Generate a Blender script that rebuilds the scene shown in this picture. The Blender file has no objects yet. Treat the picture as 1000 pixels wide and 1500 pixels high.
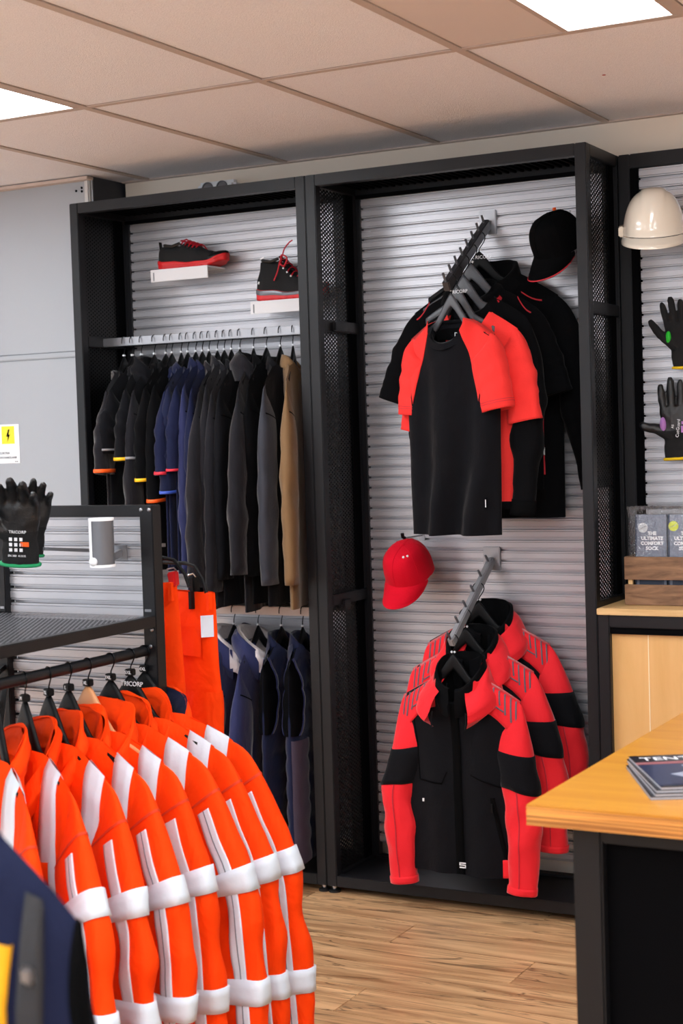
import bpy, bmesh, math, random
from math import sin, cos, pi, radians as R
from mathutils import Vector, Matrix, noise

# ------------------------------------------------------------------ camera, world, lights, exposure
sc = bpy.context.scene
COL = sc.collection
cam_d = bpy.data.cameras.new('camera')
cam = bpy.data.objects.new('camera', cam_d)
COL.objects.link(cam)
sc.camera = cam
CAM = Vector((2.5904, -4.6385, 1.5331))
YAW, PITCH, ROLL = 0.4928, 0.0471, -0.0312
fw = Vector((-sin(YAW) * cos(PITCH), cos(YAW) * cos(PITCH), -sin(PITCH)))
r0 = Vector((cos(YAW), sin(YAW), 0))
u0 = r0.cross(fw)
rt = r0 * cos(ROLL) + u0 * sin(ROLL)
up = -r0 * sin(ROLL) + u0 * cos(ROLL)
cam.matrix_world = Matrix(((rt.x, up.x, -fw.x, CAM.x), (rt.y, up.y, -fw.y, CAM.y), (rt.z, up.z, -fw.z, CAM.z), (0, 0, 0, 1)))
cam_d.sensor_fit = 'VERTICAL'
cam_d.sensor_height = 36
cam_d.lens = 36 * 2334.2 / 1500
cam_d.clip_start = 0.05
cam_d.dof.use_dof = True
cam_d.dof.focus_distance = 4.5
cam_d.dof.aperture_fstop = 5.6

w = bpy.data.worlds.new('world')
sc.world = w
w.use_nodes = True
w.node_tree.nodes['Background'].inputs[0].default_value = (0.8, 0.82, 0.9, 1)
w.node_tree.nodes['Background'].inputs[1].default_value = 0.12

vs = sc.view_settings
vs.view_transform = 'Standard'
vs.look = 'None'
vs.gamma = 1
vs.use_curve_mapping = False
vs.exposure = 0.32
DAYLIGHT = 2.2              # radiance of the daylight in the shop windows behind the camera
PANEL_POWER = 13.0          # radiance of the LED panels in the ceiling

ZC = 2.5223                 # ceiling height
TX0, TY0 = -0.2853, -0.7967  # one crossing of the ceiling grid

# ------------------------------------------------------------------ materials
def lin(c):
    return tuple(((x / 255) / 12.92 if x / 255 <= .04045 else ((x / 255 + .055) / 1.055) ** 2.4) for x in c)

def mat(name, rgb, rough=.6, metal=0.0, bump=None, spec=.5, sheen=0.0, coat=0.0, var=None, crease=None):
    """rgb in sRGB 0..255. bump = (scale, strength). var = (scale, amount) colour mottling."""
    m = bpy.data.materials.new(name)
    m.use_nodes = True
    nt = m.node_tree
    b = nt.nodes['Principled BSDF']
    c = lin(rgb) + (1,)
    b.inputs['Base Color'].default_value = c
    b.inputs['Roughness'].default_value = rough
    b.inputs['Metallic'].default_value = metal
    b.inputs['Specular IOR Level'].default_value = spec
    if sheen:
        b.inputs['Sheen Weight'].default_value = sheen
        b.inputs['Sheen Roughness'].default_value = .4
    if coat:
        b.inputs['Coat Weight'].default_value = coat
        b.inputs['Coat Roughness'].default_value = .08
    tc = nt.nodes.new('ShaderNodeTexCoord')
    if bump:
        n = nt.nodes.new('ShaderNodeTexNoise')
        n.inputs['Scale'].default_value = bump[0]
        n.inputs['Detail'].default_value = 3
        nt.links.new(tc.outputs['Object'], n.inputs['Vector'])
        bp = nt.nodes.new('ShaderNodeBump')
        bp.inputs['Strength'].default_value = bump[1]
        bp.inputs['Distance'].default_value = .004
        nt.links.new(n.outputs['Fac'], bp.inputs['Height'])
        nt.links.new(bp.outputs['Normal'], b.inputs['Normal'])
        if crease:      # soft folds and creases of the cloth, on top of the weave
            mp = nt.nodes.new('ShaderNodeMapping'); mp.inputs['Scale'].default_value = (1, 1, .55)
            nt.links.new(tc.outputs['Object'], mp.inputs['Vector'])
            n3 = nt.nodes.new('ShaderNodeTexNoise'); n3.inputs['Scale'].default_value = crease[0]; n3.inputs['Detail'].default_value = 2.5
            n3.inputs['Distortion'].default_value = 1.2; n3.inputs['Roughness'].default_value = .45
            nt.links.new(mp.outputs[0], n3.inputs['Vector'])
            b3 = nt.nodes.new('ShaderNodeBump'); b3.inputs['Strength'].default_value = crease[1]; b3.inputs['Distance'].default_value = .02
            nt.links.new(n3.outputs['Fac'], b3.inputs['Height']); nt.links.new(b3.outputs[0], bp.inputs['Normal'])
    if var:
        n2 = nt.nodes.new('ShaderNodeTexNoise')
        n2.inputs['Scale'].default_value = var[0]
        n2.inputs['Detail'].default_value = 4
        nt.links.new(tc.outputs['Object'], n2.inputs['Vector'])
        mx = nt.nodes.new('ShaderNodeMix')
        mx.data_type = 'RGBA'
        k = var[1]
        mx.inputs[6].default_value = tuple(x * (1 - k) for x in c[:3]) + (1,)
        mx.inputs[7].default_value = tuple(min(1, x * (1 + k)) for x in c[:3]) + (1,)
        nt.links.new(n2.outputs['Fac'], mx.inputs[0])
        nt.links.new(mx.outputs[2], b.inputs['Base Color'])
    return m

def wood(name, dark, light, scale=(1.2, 14, 14), rough=.45, knots=0.0, coat=0.0, contrast=(.3, .7)):
    m = bpy.data.materials.new(name)
    m.use_nodes = True
    nt = m.node_tree
    L = nt.links
    b = nt.nodes['Principled BSDF']
    b.inputs['Roughness'].default_value = rough
    b.inputs['Coat Weight'].default_value = coat
    b.inputs['Coat Roughness'].default_value = .2
    tc = nt.nodes.new('ShaderNodeTexCoord')
    oi = nt.nodes.new('ShaderNodeObjectInfo')
    off = nt.nodes.new('ShaderNodeVectorMath'); off.operation = 'SCALE'
    off.inputs[0].default_value = (37, 53, 11)
    L.new(oi.outputs['Random'], off.inputs['Scale'])
    add = nt.nodes.new('ShaderNodeVectorMath'); add.operation = 'ADD'
    L.new(tc.outputs['Object'], add.inputs[0]); L.new(off.outputs[0], add.inputs[1])
    mp = nt.nodes.new('ShaderNodeMapping')
    mp.inputs['Scale'].default_value = scale
    L.new(add.outputs[0], mp.inputs['Vector'])
    n = nt.nodes.new('ShaderNodeTexNoise')
    n.inputs['Scale'].default_value = 1.6; n.inputs['Detail'].default_value = 7; n.inputs['Roughness'].default_value = .62
    n.inputs['Distortion'].default_value = .6
    L.new(mp.outputs[0], n.inputs['Vector'])
    cr = nt.nodes.new('ShaderNodeValToRGB')
    cr.color_ramp.elements[0].position = contrast[0]; cr.color_ramp.elements[0].color = lin(dark) + (1,)
    cr.color_ramp.elements[1].position = contrast[1]; cr.color_ramp.elements[1].color = lin(light) + (1,)
    L.new(n.outputs['Fac'], cr.inputs['Fac'])
    out = cr.outputs[0]
    if knots:
        mp2 = nt.nodes.new('ShaderNodeMapping'); mp2.inputs['Scale'].default_value = (scale[0] * .6, scale[1] * .55, scale[2] * .5)
        L.new(add.outputs[0], mp2.inputs['Vector'])
        n2 = nt.nodes.new('ShaderNodeTexNoise'); n2.inputs['Scale'].default_value = 1.5; n2.inputs['Detail'].default_value = 5
        n2.inputs['Distortion'].default_value = 1.4
        L.new(mp2.outputs[0], n2.inputs['Vector'])
        c2 = nt.nodes.new('ShaderNodeValToRGB')
        e = c2.color_ramp.elements
        e[0].position = .485; e[0].color = (1, 1, 1, 1)
        e[1].position = .515; e[1].color = (1, 1, 1, 1)
        mid = e.new(.50); k = 1 - knots; mid.color = (k, k * .92, k * .85, 1)
        L.new(n2.outputs['Fac'], c2.inputs['Fac'])
        mm = nt.nodes.new('ShaderNodeMix'); mm.data_type = 'RGBA'; mm.blend_type = 'MULTIPLY'; mm.inputs[0].default_value = 1
        L.new(out, mm.inputs[6]); L.new(c2.outputs[0], mm.inputs[7])
        out = mm.outputs[2]
    hv = nt.nodes.new('ShaderNodeHueSaturation')
    mr = nt.nodes.new('ShaderNodeMapRange'); mr.inputs[3].default_value = .82; mr.inputs[4].default_value = 1.14
    L.new(oi.outputs['Random'], mr.inputs[0]); L.new(mr.outputs[0], hv.inputs['Value'])
    L.new(out, hv.inputs['Color']); L.new(hv.outputs[0], b.inputs['Base Color'])
    bp = nt.nodes.new('ShaderNodeBump'); bp.inputs['Strength'].default_value = .12; bp.inputs['Distance'].default_value = .002
    L.new(n.outputs['Fac'], bp.inputs['Height']); L.new(bp.outputs[0], b.inputs['Normal'])
    return m

def perforated(name, rgb, axes, pitch=.011, radius=.30, rough=.5):
    """Sheet steel with a staggered grid of real see-through holes."""
    m = bpy.data.materials.new(name)
    m.use_nodes = True
    nt = m.node_tree
    L = nt.links
    b = nt.nodes['Principled BSDF']
    b.inputs['Base Color'].default_value = lin(rgb) + (1,)
    b.inputs['Roughness'].default_value = rough
    b.inputs['Metallic'].default_value = .2
    tc = nt.nodes.new('ShaderNodeTexCoord')
    sx = nt.nodes.new('ShaderNodeSeparateXYZ')
    L.new(tc.outputs['Object'], sx.inputs[0])
    def M(op, a, bb=None):
        q = nt.nodes.new('ShaderNodeMath'); q.operation = op
        for i, v in enumerate((a, bb)):
            if v is None: continue
            if isinstance(v, (int, float)): q.inputs[i].default_value = v
            else: L.new(v, q.inputs[i])
        return q.outputs[0]
    u = M('MULTIPLY', sx.outputs[axes[0]], 1 / pitch)
    v = M('MULTIPLY', sx.outputs[axes[1]], 1 / (pitch * 1.732))
    def cell(u, v):
        a = M('SUBTRACT', M('FRACT', M('ADD', u, 1000)), .5)
        c = M('MULTIPLY', M('SUBTRACT', M('FRACT', M('ADD', v, 1000)), .5), 1.732)
        return M('SQRT', M('ADD', M('MULTIPLY', a, a), M('MULTIPLY', c, c)))
    d = M('MINIMUM', cell(u, v), cell(M('ADD', u, .5), M('ADD', v, .5)))
    hole = M('LESS_THAN', d, radius)
    tr = nt.nodes.new('ShaderNodeBsdfTransparent')
    ms = nt.nodes.new('ShaderNodeMixShader')
    L.new(hole, ms.inputs[0]); L.new(b.outputs[0], ms.inputs[1]); L.new(tr.outputs[0], ms.inputs[2])
    L.new(ms.outputs[0], nt.nodes['Material Output'].inputs[0])
    return m

def emitter(name, rgb, s):
    m = bpy.data.materials.new(name)
    m.use_nodes = True
    nt = m.node_tree
    e = nt.nodes.new('ShaderNodeEmission')
    e.inputs[0].default_value = tuple(rgb) + (1,); e.inputs[1].default_value = s
    nt.links.new(e.outputs[0], nt.nodes['Material Output'].inputs[0])
    return m

def film(name):
    m = bpy.data.materials.new(name)
    m.use_nodes = True
    nt = m.node_tree
    g = nt.nodes.new('ShaderNodeBsdfGlossy'); g.inputs['Roughness'].default_value = .08
    g.inputs['Color'].default_value = (1, 1, 1, 1)
    t = nt.nodes.new('ShaderNodeBsdfTransparent')
    lw = nt.nodes.new('ShaderNodeLayerWeight'); lw.inputs[0].default_value = .35
    tc = nt.nodes.new('ShaderNodeTexCoord')
    n = nt.nodes.new('ShaderNodeTexNoise'); n.inputs['Scale'].default_value = 45; n.inputs['Detail'].default_value = 3; n.inputs['Distortion'].default_value = 1.5
    nt.links.new(tc.outputs['Object'], n.inputs['Vector'])
    bp = nt.nodes.new('ShaderNodeBump'); bp.inputs['Strength'].default_value = .6; bp.inputs['Distance'].default_value = .02
    nt.links.new(n.outputs['Fac'], bp.inputs['Height'])
    nt.links.new(bp.outputs[0], g.inputs['Normal']); nt.links.new(bp.outputs[0], lw.inputs['Normal'])
    mr = nt.nodes.new('ShaderNodeMapRange'); mr.inputs[3].default_value = .10; mr.inputs[4].default_value = .75
    mr.inputs[3].default_value = .03; mr.inputs[4].default_value = .55
    nt.links.new(lw.outputs['Facing'], mr.inputs[0])
    ms = nt.nodes.new('ShaderNodeMixShader')
    nt.links.new(mr.outputs[0], ms.inputs[0]); nt.links.new(t.outputs[0], ms.inputs[1]); nt.links.new(g.outputs[0], ms.inputs[2])
    nt.links.new(ms.outputs[0], nt.nodes['Material Output'].inputs[0])
    return m

M = dict(
    tile=mat('ceiling_tile', (244, 241, 247), .95, bump=(260, .55), var=(160, .10), spec=.1),
    tbar=mat('ceiling_bar', (196, 178, 168), .6),
    tpanel=mat('blank_panel', (226, 212, 206), .55),
    wallback=mat('beige_wall', (242, 228, 212), .9, bump=(40, .05)),
    wallplain=mat('white_wall', (238, 236, 234), .9),
    greypanel=mat('grey_sheet_metal', (160, 164, 170), .45, metal=.15, bump=(3, .12), var=(2, .04)),
    greydark=mat('dark_grey_sheet', (58, 60, 66), .5, metal=.2),
    black=mat('black_powder_coat', (22, 22, 25), .40, spec=.28, bump=(420, .10)),
    blackdeep=mat('black_panel', (4, 4, 6), .75, spec=.05),
    slat=mat('aluminium_slat', (186, 185, 190), .36, metal=.55, var=(1.5, .05)),
    armlight=mat('pale_arm_steel', (150, 150, 154), .4, metal=.25),
    steel=mat('brushed_steel', (150, 150, 154), .32, metal=.9),
    armgrey=mat('grey_arm_steel', (72, 72, 76), .35, metal=.6),
    chrome=mat('chrome', (205, 205, 210), .15, metal=1),
    wire=mat('dark_hook_wire', (26, 26, 28), .25, metal=.8),
    hblack=mat('black_hanger_plastic', (11, 11, 13), .5, spec=.18),
    hgrey=mat('grey_hanger_plastic', (74, 75, 80), .42),
    hwood=mat('beech_hanger', (214, 150, 100), .5, var=(20, .06)),
    white=mat('white_print', (235, 236, 240), .6),
    whiteplastic=mat('white_plastic', (240, 241, 244), .35),
    clipwhite=mat('clear_size_clip', (230, 232, 236), .25),
    orange=mat('hivis_orange', (255, 66, 0), .8, bump=(90, .22), spec=.15, crease=(13, .55)),
    orangedark=mat('hivis_orange_stitch', (214, 52, 4), .8),
    tape=mat('reflective_tape', (216, 225, 236), .5, bump=(45, .35)),
    tapeline=mat('tape_stitching', (120, 130, 142), .6),
    navy=mat('navy_fabric', (23, 28, 54), .8, bump=(140, .2), sheen=.2, spec=.12, crease=(9, .4)),
    navy2=mat('bright_navy_fabric', (21, 26, 54), .8, bump=(140, .2), sheen=.12, spec=.12, crease=(9, .4)),
    navy3=mat('muted_navy_fabric', (42, 46, 82), .8, bump=(140, .2), sheen=.28, spec=.12, crease=(9, .4)),
    purplegrey=mat('purple_grey_fabric', (56, 46, 64), .8, bump=(140, .2), sheen=.1),
    blk=mat('black_fabric', (9, 9, 11), .9, bump=(160, .25), sheen=.05, spec=.06),
    blk2=mat('charcoal_black_fabric', (14, 14, 18), .85, bump=(160, .25), sheen=.08, spec=.10, crease=(9, .4)),
    blkdeep=mat('deep_black_fabric', (5, 5, 6), .95, spec=.08),
    char=mat('charcoal_fabric', (25, 24, 29), .8, bump=(140, .25), sheen=.3, spec=.12, crease=(9, .4)),
    greyblue=mat('blue_grey_fabric', (42, 44, 54), .8, bump=(140, .25), sheen=.3),
    brown=mat('olive_brown_fabric', (116, 86, 52), .8, bump=(140, .25), sheen=.2),
    red=mat('coral_red_softshell', (232, 34, 44), .75, bump=(160, .2), sheen=.3, spec=.2, crease=(11, .35)),
    redtee=mat('red_jersey', (240, 56, 52), .85, bump=(260, .25), sheen=.06, spec=.15, crease=(9, .35)),
    redcap=mat('red_twill', (206, 10, 36), .85, bump=(300, .35), sheen=.05, spec=.12),
    reddark=mat('red_piping', (190, 22, 40), .6),
    redrub=mat('red_rubber', (206, 20, 26), .5),
    printgrey=mat('slate_print', (96, 86, 98), .5),
    mesh=mat('grey_mesh_print', (120, 124, 132), .6),
    fleece=mat('grey_fleece', (206, 196, 196), .95, bump=(70, .9), sheen=.4, var=(30, .15)),
    trimorange=mat('orange_trim', (255, 96, 20), .6),
    trimyellow=mat('yellow_trim', (250, 190, 10), .6),
    trimgrey=mat('grey_trim', (150, 150, 155), .6),
    trimred=mat('red_trim', (214, 40, 60), .6),
    trimblue=mat('blue_trim', (60, 90, 190), .6),
    yellow=mat('yellow_fabric', (250, 178, 10), .7, bump=(120, .2)),
    strap=mat('grey_webbing', (34, 34, 38), .7, bump=(200, .4)),
    rubber=mat('black_rubber', (16, 16, 17), .45),
    rubbergloss=mat('black_latex', (20, 20, 22), .3, bump=(500, .35)),
    knit=mat('black_knit', (13, 13, 15), .9, bump=(420, .5)),
    green=mat('green_rubber', (40, 190, 50), .5),
    greenhem=mat('green_hem', (20, 140, 86), .8),
    yellowhem=mat('yellow_hem', (240, 200, 20), .8),
    lilac=mat('lilac_patch', (176, 120, 190), .6),
    helmet=mat('ivory_shell', (232, 222, 206), .18, coat=.6),
    shelfwood=wood('birch_shelf', (216, 170, 110), (238, 198, 140), scale=(3, 20, 20), rough=.5),
    panelwood=wood('beech_panel', (222, 170, 104), (234, 184, 122), scale=(9, 3, 1.0), rough=.3, coat=.3),
    countertop=wood('bamboo_worktop', (200, 128, 36), (226, 160, 54), scale=(1.3, 12, 12), rough=.35, coat=.25, contrast=(.25, .75)),
    ply=wood('plywood_edge', (120, 66, 20), (222, 150, 70), scale=(1.0, 1.0, 110), rough=.5, contrast=(.35, .55)),
    crate=wood('brown_crate_wood', (88, 62, 44), (150, 112, 82), scale=(5, 30, 30), rough=.75),
    plank=wood('oak_laminate', (158, 114, 76), (226, 184, 136), scale=(1.1, 13, 13), rough=.42, knots=.72, contrast=(.36, .64)),
    pack=mat('blue_grey_card', (116, 124, 142), .45),
    packside=mat('dark_blue_card', (44, 60, 84), .5),
    badgelime=mat('lime_badge', (206, 216, 66), .5),
    badgegrey=mat('silver_badge', (200, 204, 208), .4),
    film=film('clear_cellophane'),
    cover=mat('dark_cover_print', (18, 20, 30), .25, coat=.3),
    coverblue=mat('blue_cover_print', (34, 46, 78), .25, coat=.3),
    coverpink=mat('pink_cover_print', (150, 92, 96), .3),
    covergrey=mat('pale_cover_print', (150, 156, 172), .3),
    paper=mat('page_edges', (170, 172, 180), .7),
    signyellow=mat('warning_yellow', (236, 218, 40), .5),
    signblue=mat('sign_blue', (30, 110, 170), .5),
    signtext=mat('sign_grey_text', (90, 96, 104), .6),
    ledger=mat('pale_grey_ledge', (214, 212, 214), .4),
    led=emitter('led_diffuser', (.89, .95, 1.0), PANEL_POWER),
    daylight=emitter('daylight_pane', (.80, .90, 1.0), DAYLIGHT),
    perfx=perforated('perforated_black_side', (7, 7, 9), (2, 1), pitch=.0136, radius=.22),
    perfz=perforated('perforated_black_shelf', (96, 96, 100), (0, 1), pitch=.0125, radius=.33, rough=.35),
    tubegrey=mat('grey_tube', (104, 105, 110), .3, metal=.4),
    skinlabel=mat('white_label', (222, 222, 224), .6),
)

# ------------------------------------------------------------------ mesh helpers
class MB:
    def __init__(self):
        self.v = []; self.f = []
    def box(self, x0, x1, y0, y1, z0, z1):
        b = len(self.v)
        self.v += [(x, y, z) for z in (z0, z1) for y in (y0, y1) for x in (x0, x1)]
        self.f += [tuple(b + i for i in q) for q in ((0, 2, 3, 1), (4, 5, 7, 6), (0, 1, 5, 4), (2, 6, 7, 3), (0, 4, 6, 2), (1, 3, 7, 5))]
        return self
    def bar(self, p, q, wx, wz, upv=(0, 0, 1)):
        """rectangular bar from p to q, wx wide, wz tall"""
        p, q = Vector(p), Vector(q)
        t = (q - p).normalized(); s = t.cross(Vector(upv)).normalized(); u = s.cross(t)
        b = len(self.v)
        for c in (p, q):
            for a, d in ((-1, -1), (1, -1), (1, 1), (-1, 1)):
                self.v.append(tuple(c + s * (a * wx / 2) + u * (d * wz / 2)))
        self.f += [tuple(b + i for i in k) for k in ((3, 2, 1, 0), (4, 5, 6, 7), (0, 1, 5, 4), (1, 2, 6, 5), (2, 3, 7, 6), (3, 0, 4, 7))]
        return self
    def tube(self, pts, r, n=8, caps=True):
        pts = [Vector(p) for p in pts]
        rs = r if isinstance(r, (list, tuple)) else [r] * len(pts)
        b = len(self.v)
        prev = None
        for i, p in enumerate(pts):
            t = (pts[min(i + 1, len(pts) - 1)] - pts[max(i - 1, 0)])
            t = t.normalized() if t.length > 1e-9 else Vector((0, 0, 1))
            if prev is None:
                a = Vector((0, 0, 1)) if abs(t.z) < .9 else Vector((1, 0, 0))
                s = t.cross(a).normalized()
            else:
                s = (prev - t * prev.dot(t)).normalized()
            prev = s
            u = t.cross(s)
            for k in range(n):
                a = 2 * pi * k / n
                self.v.append(tuple(p + (s * cos(a) + u * sin(a)) * rs[i]))
        for i in range(len(pts) - 1):
            for k in range(n):
                k2 = (k + 1) % n
                self.f.append((b + i * n + k, b + i * n + k2, b + (i + 1) * n + k2, b + (i + 1) * n + k))
        if caps:
            self.f.append(tuple(b + k for k in range(n))[::-1])
            e = b + (len(pts) - 1) * n
            self.f.append(tuple(e + k for k in range(n)))
        return self
    def grid(self, fn, nu, nv, closed_u=False):
        """fn(u,v) with u,v in 0..1"""
        b = len(self.v)
        cu = nu if closed_u else nu + 1
        for j in range(nv + 1):
            for i in range(cu):
                self.v.append(tuple(fn(i / nu, j / nv)))
        for j in range(nv):
            for i in range(nu):
                i2 = (i + 1) % cu
                self.f.append((b + j * cu + i, b + j * cu + i2, b + (j + 1) * cu + i2, b + (j + 1) * cu + i))
        return self
    def lathe(self, prof, n=20, cx=0, cy=0):
        b = len(self.v)
        for r, z in prof:
            for k in range(n):
                a = 2 * pi * k / n
                self.v.append((cx + r * cos(a), cy + r * sin(a), z))
        for i in range(len(prof) - 1):
            for k in range(n):
                k2 = (k + 1) % n
                self.f.append((b + i * n + k, b + i * n + k2, b + (i + 1) * n + k2, b + (i + 1) * n + k))
        self.f.append(tuple(b + k for k in range(n))[::-1])
        e = b + (len(prof) - 1) * n
        self.f.append(tuple(e + k for k in range(n)))
        return self
    def prism(self, poly, d0, d1, axis='y'):
        """extrude a 2D outline (a,b) along an axis: y -> (a,d,b), x -> (d,a,b), z -> (a,b,d)"""
        b = len(self.v); n = len(poly)
        for d in (d0, d1):
            for a, c in poly:
                self.v.append({'y': (a, d, c), 'x': (d, a, c), 'z': (a, c, d)}[axis])
        self.f.append(tuple(b + i for i in range(n))[::-1])
        self.f.append(tuple(b + n + i for i in range(n)))
        for i in range(n):
            j = (i + 1) % n
            self.f.append((b + i, b + j, b + n + j, b + n + i))
        return self
    def ball(self, c, r, n=10, m=7):
        rx, ry, rz = r if isinstance(r, (list, tuple)) else (r, r, r)
        return self.grid(lambda u, v: (c[0] + rx * cos(2 * pi * u) * sin(pi * v), c[1] + ry * sin(2 * pi * u) * sin(pi * v), c[2] - rz * cos(pi * v)), n, m, True)
    def mesh(self, name, m, smooth=True, bevel=0):
        me = bpy.data.meshes.new(name)
        me.from_pydata(self.v, [], self.f)
        bm = bmesh.new(); bm.from_mesh(me)
        bmesh.ops.remove_doubles(bm, verts=bm.verts, dist=1e-5)
        bmesh.ops.recalc_face_normals(bm, faces=bm.faces)
        if bevel:
            bmesh.ops.bevel(bm, geom=[e for e in bm.edges if e.is_manifold and e.calc_face_angle(0) > .6], offset=bevel, segments=2, affect='EDGES', clamp_overlap=True)
        bm.to_mesh(me); bm.free()
        me.materials.append(m)
        if smooth:
            me.polygons.foreach_set('use_smooth', [True] * len(me.polygons))
            if smooth == 'auto':
                me.set_sharp_from_angle(angle=R(35))
        return me
    def build(self, name, m, parent=None, smooth='auto', bevel=0, label=None):
        o = bpy.data.objects.new(name, self.mesh(name, m, smooth, bevel))
        COL.objects.link(o)
        if parent: o.parent = parent
        if label: o['label'] = label
        return o

def empty(name, loc, rot=(0, 0, 0)):
    o = bpy.data.objects.new(name, None)
    o.empty_display_size = .05
    o.location = loc; o.rotation_euler = rot
    COL.objects.link(o)
    return o

def tag(o, label, cat, group=None):
    o['label'] = label; o['category'] = cat
    if group: o['group'] = group
    return o

def thing(name, label, cat, loc=(0, 0, 0), rot=(0, 0, 0), group=None):
    return tag(empty(name, loc, rot), label, cat, group)

def struct(o):
    o['kind'] = 'structure'
    return o

def link_mesh(name, me, parent=None, loc=(0, 0, 0), rot=(0, 0, 0), label=None):
    o = bpy.data.objects.new(name, me)
    o.location = loc; o.rotation_euler = rot
    COL.objects.link(o)
    if parent: o.parent = parent
    if label: o['label'] = label
    return o

def text(name, s, size, loc, rot, m, parent, align='CENTER', depth=.0006, label=None, sx=1.0, bold=0.0):
    cu = bpy.data.curves.new(name, 'FONT')
    cu.body = s; cu.size = size; cu.align_x = align; cu.align_y = 'CENTER'; cu.extrude = depth; cu.offset = bold
    cu.resolution_u = 2; cu.space_line = .9
    tmp = bpy.data.objects.new(name + '_src', cu)
    COL.objects.link(tmp)
    dg = bpy.context.evaluated_depsgraph_get()
    me = bpy.data.meshes.new_from_object(tmp.evaluated_get(dg))
    bpy.data.objects.remove(tmp); bpy.data.curves.remove(cu)
    me.name = name
    me.materials.clear(); me.materials.append(m)
    o = link_mesh(name, me, parent, loc, rot, label)
    o.scale = (sx, 1, 1)
    return o

def lerp(a, b, t): return a + (b - a) * t
def smooth(a, b, x):
    t = max(0.0, min(1.0, (x - a) / (b - a))); return t * t * (3 - 2 * t)
def interp(tab, x):
    if x <= tab[0][0]: return tab[0][1]
    for (x0, y0), (x1, y1) in zip(tab, tab[1:]):
        if x <= x1:
            t = (x - x0) / (x1 - x0); return lerp(y0, y1, t * t * (3 - 2 * t))
    return tab[-1][1]
def nz(x, y, z): return noise.noise(Vector((x, y, z)))


# ------------------------------------------------------------------ the room
XW, XE, YS, YN = -3.3, 4.2, -7.0, 0.39
rng = random.Random(4)

floor = struct(MB().box(XW, XE, YS, YN, -.06, -.009).build('floor', M['plank'], smooth=False))
PW, PL = .192, 1.29
plank_mesh = MB().box(.0006, PL - .0006, .0006, PW - .0006, -.009, 0).mesh('plank', M['plank'], False, bevel=.0011)
row = 0
y = -3.66
while y < YN - .01:
    if y + PW > -3.0 or row % 1 == 0:
        x = -1.9 - (row * .47) % PL
        while x < 3.0:
            link_mesh('plank', plank_mesh, floor, (x, y, 0))
            x += PL
    y += PW; row += 1
MB().box(XW, XE, YS, -3.66, -.009, 0).build('floor_extension', M['plank'], floor, smooth=False)

ceiling = struct(MB().box(XW, XE, YS, YN, ZC + .09, ZC + .13).build('ceiling', M['wallplain'], smooth=False))
TW, TL = .6, 1.2
tile_mesh = MB().box(.0125, TW - .0125, .0125, TL - .0125, ZC + .004, ZC + .018).mesh('ceiling_tile', M['tile'], False, bevel=.002)
kx0, kx1 = -5, 7
ky0, ky1 = -5, 0
led_slots = {(-1, -1): 'full', (2, -1): 'half', (-1, -3): 'full', (2, -3): 'full', (-4, -3): 'full', (4, -2): 'full', (5, -4): 'full', (1, -4): 'full', (-3, -5): 'full', (3, -5): 'full', (-4, -1): 'full'}
for kx in range(kx0, kx1 + 1):
    for ky in range(ky0, ky1 + 1):
        if (kx, ky) in led_slots: continue
        link_mesh('ceiling_tile', tile_mesh, ceiling, (TX0 + TW * kx, TY0 + TL * ky, 0))
bar = MB()
for kx in range(kx0, kx1 + 2):
    x = TX0 + TW * kx
    b1 = MB().box(x - .012, x + .012, YS, YN, ZC, ZC + .0035); b1.box(x - .002, x + .002, YS, YN, ZC + .0035, ZC + .04)
    b1.build('grid_bar', M['tbar'], ceiling, smooth=False)
for ky in range(ky0, ky1 + 2):
    y = TY0 + TL * ky
    if y > YN: continue
    b1 = MB().box(XW, XE, y - .011, y + .011, ZC + .0004, ZC + .0038); b1.box(XW, XE, y - .002, y + .002, ZC + .0038, ZC + .04)
    b1.build('grid_bar', M['tbar'], ceiling, smooth=False)
MB().box(-1.0, XE, YN - .022, YN, ZC - .001, ZC + .004).build('edge_trim', M['tbar'], ceiling, smooth=False)
# small stain on one tile
MB().lathe([(.006, ZC + .0030), (.003, ZC + .0042)], 8, 1.13, -.28).build('tile_stain', M['reddark'], ceiling)

light_labels = {
    (-1, -1): 'bright square ceiling light panel cut by the photo left edge above the grey wall',
    (2, -1): 'bright narrow ceiling light strip beside a blank metal panel, top right above the counter'}
for (kx, ky), kind in led_slots.items():
    x, y = TX0 + TW * kx, TY0 + TL * ky
    t = thing('ceiling_light', light_labels.get((kx, ky), 'square ceiling light panel further back in the shop, out of the picture'), 'light', (x, y, ZC))
    if (kx, ky) not in light_labels: t['group'] = 'ceiling lights behind the camera'
    xa = .305 if kind == 'half' else .03
    xb = TW - .03
    f = MB()
    f.box(.0125, TW - .0125, .0125, TL - .0125, .022, .03)
    f.build('housing', M['tpanel'], t, smooth=False)
    fr = MB()
    fr.box(xa - .016, xa, .0125, TL - .0125, .001, .022); fr.box(xb, TW - .0125, .0125, TL - .0125, .001, .022)
    fr.box(xa, xb, .0125, .02, .001, .022); fr.box(xa, xb, TL - .02, TL - .0125, .001, .022)
    fr.build('light_frame', M['tbar'], t, smooth=False)
    if kind == 'half':
        MB().box(.0125, xa - .016, .0125, TL - .0125, .003, .012).build('blank_panel', M['tpanel'], t, smooth=False, bevel=.002)
    MB().box(xa, xb, .02, TL - .02, .006, .010).build('diffuser', M['led'], t, smooth=False)

struct(MB().box(-1.0, XE, YN, YN + .1, 0, ZC + .1).build('wall_back', M['wallback'], smooth=False))
struct(MB().box(XE, XE + .1, YS, YN, 0, ZC + .1).build('wall_right', M['wallplain'], smooth=False))
wf = MB()
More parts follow.
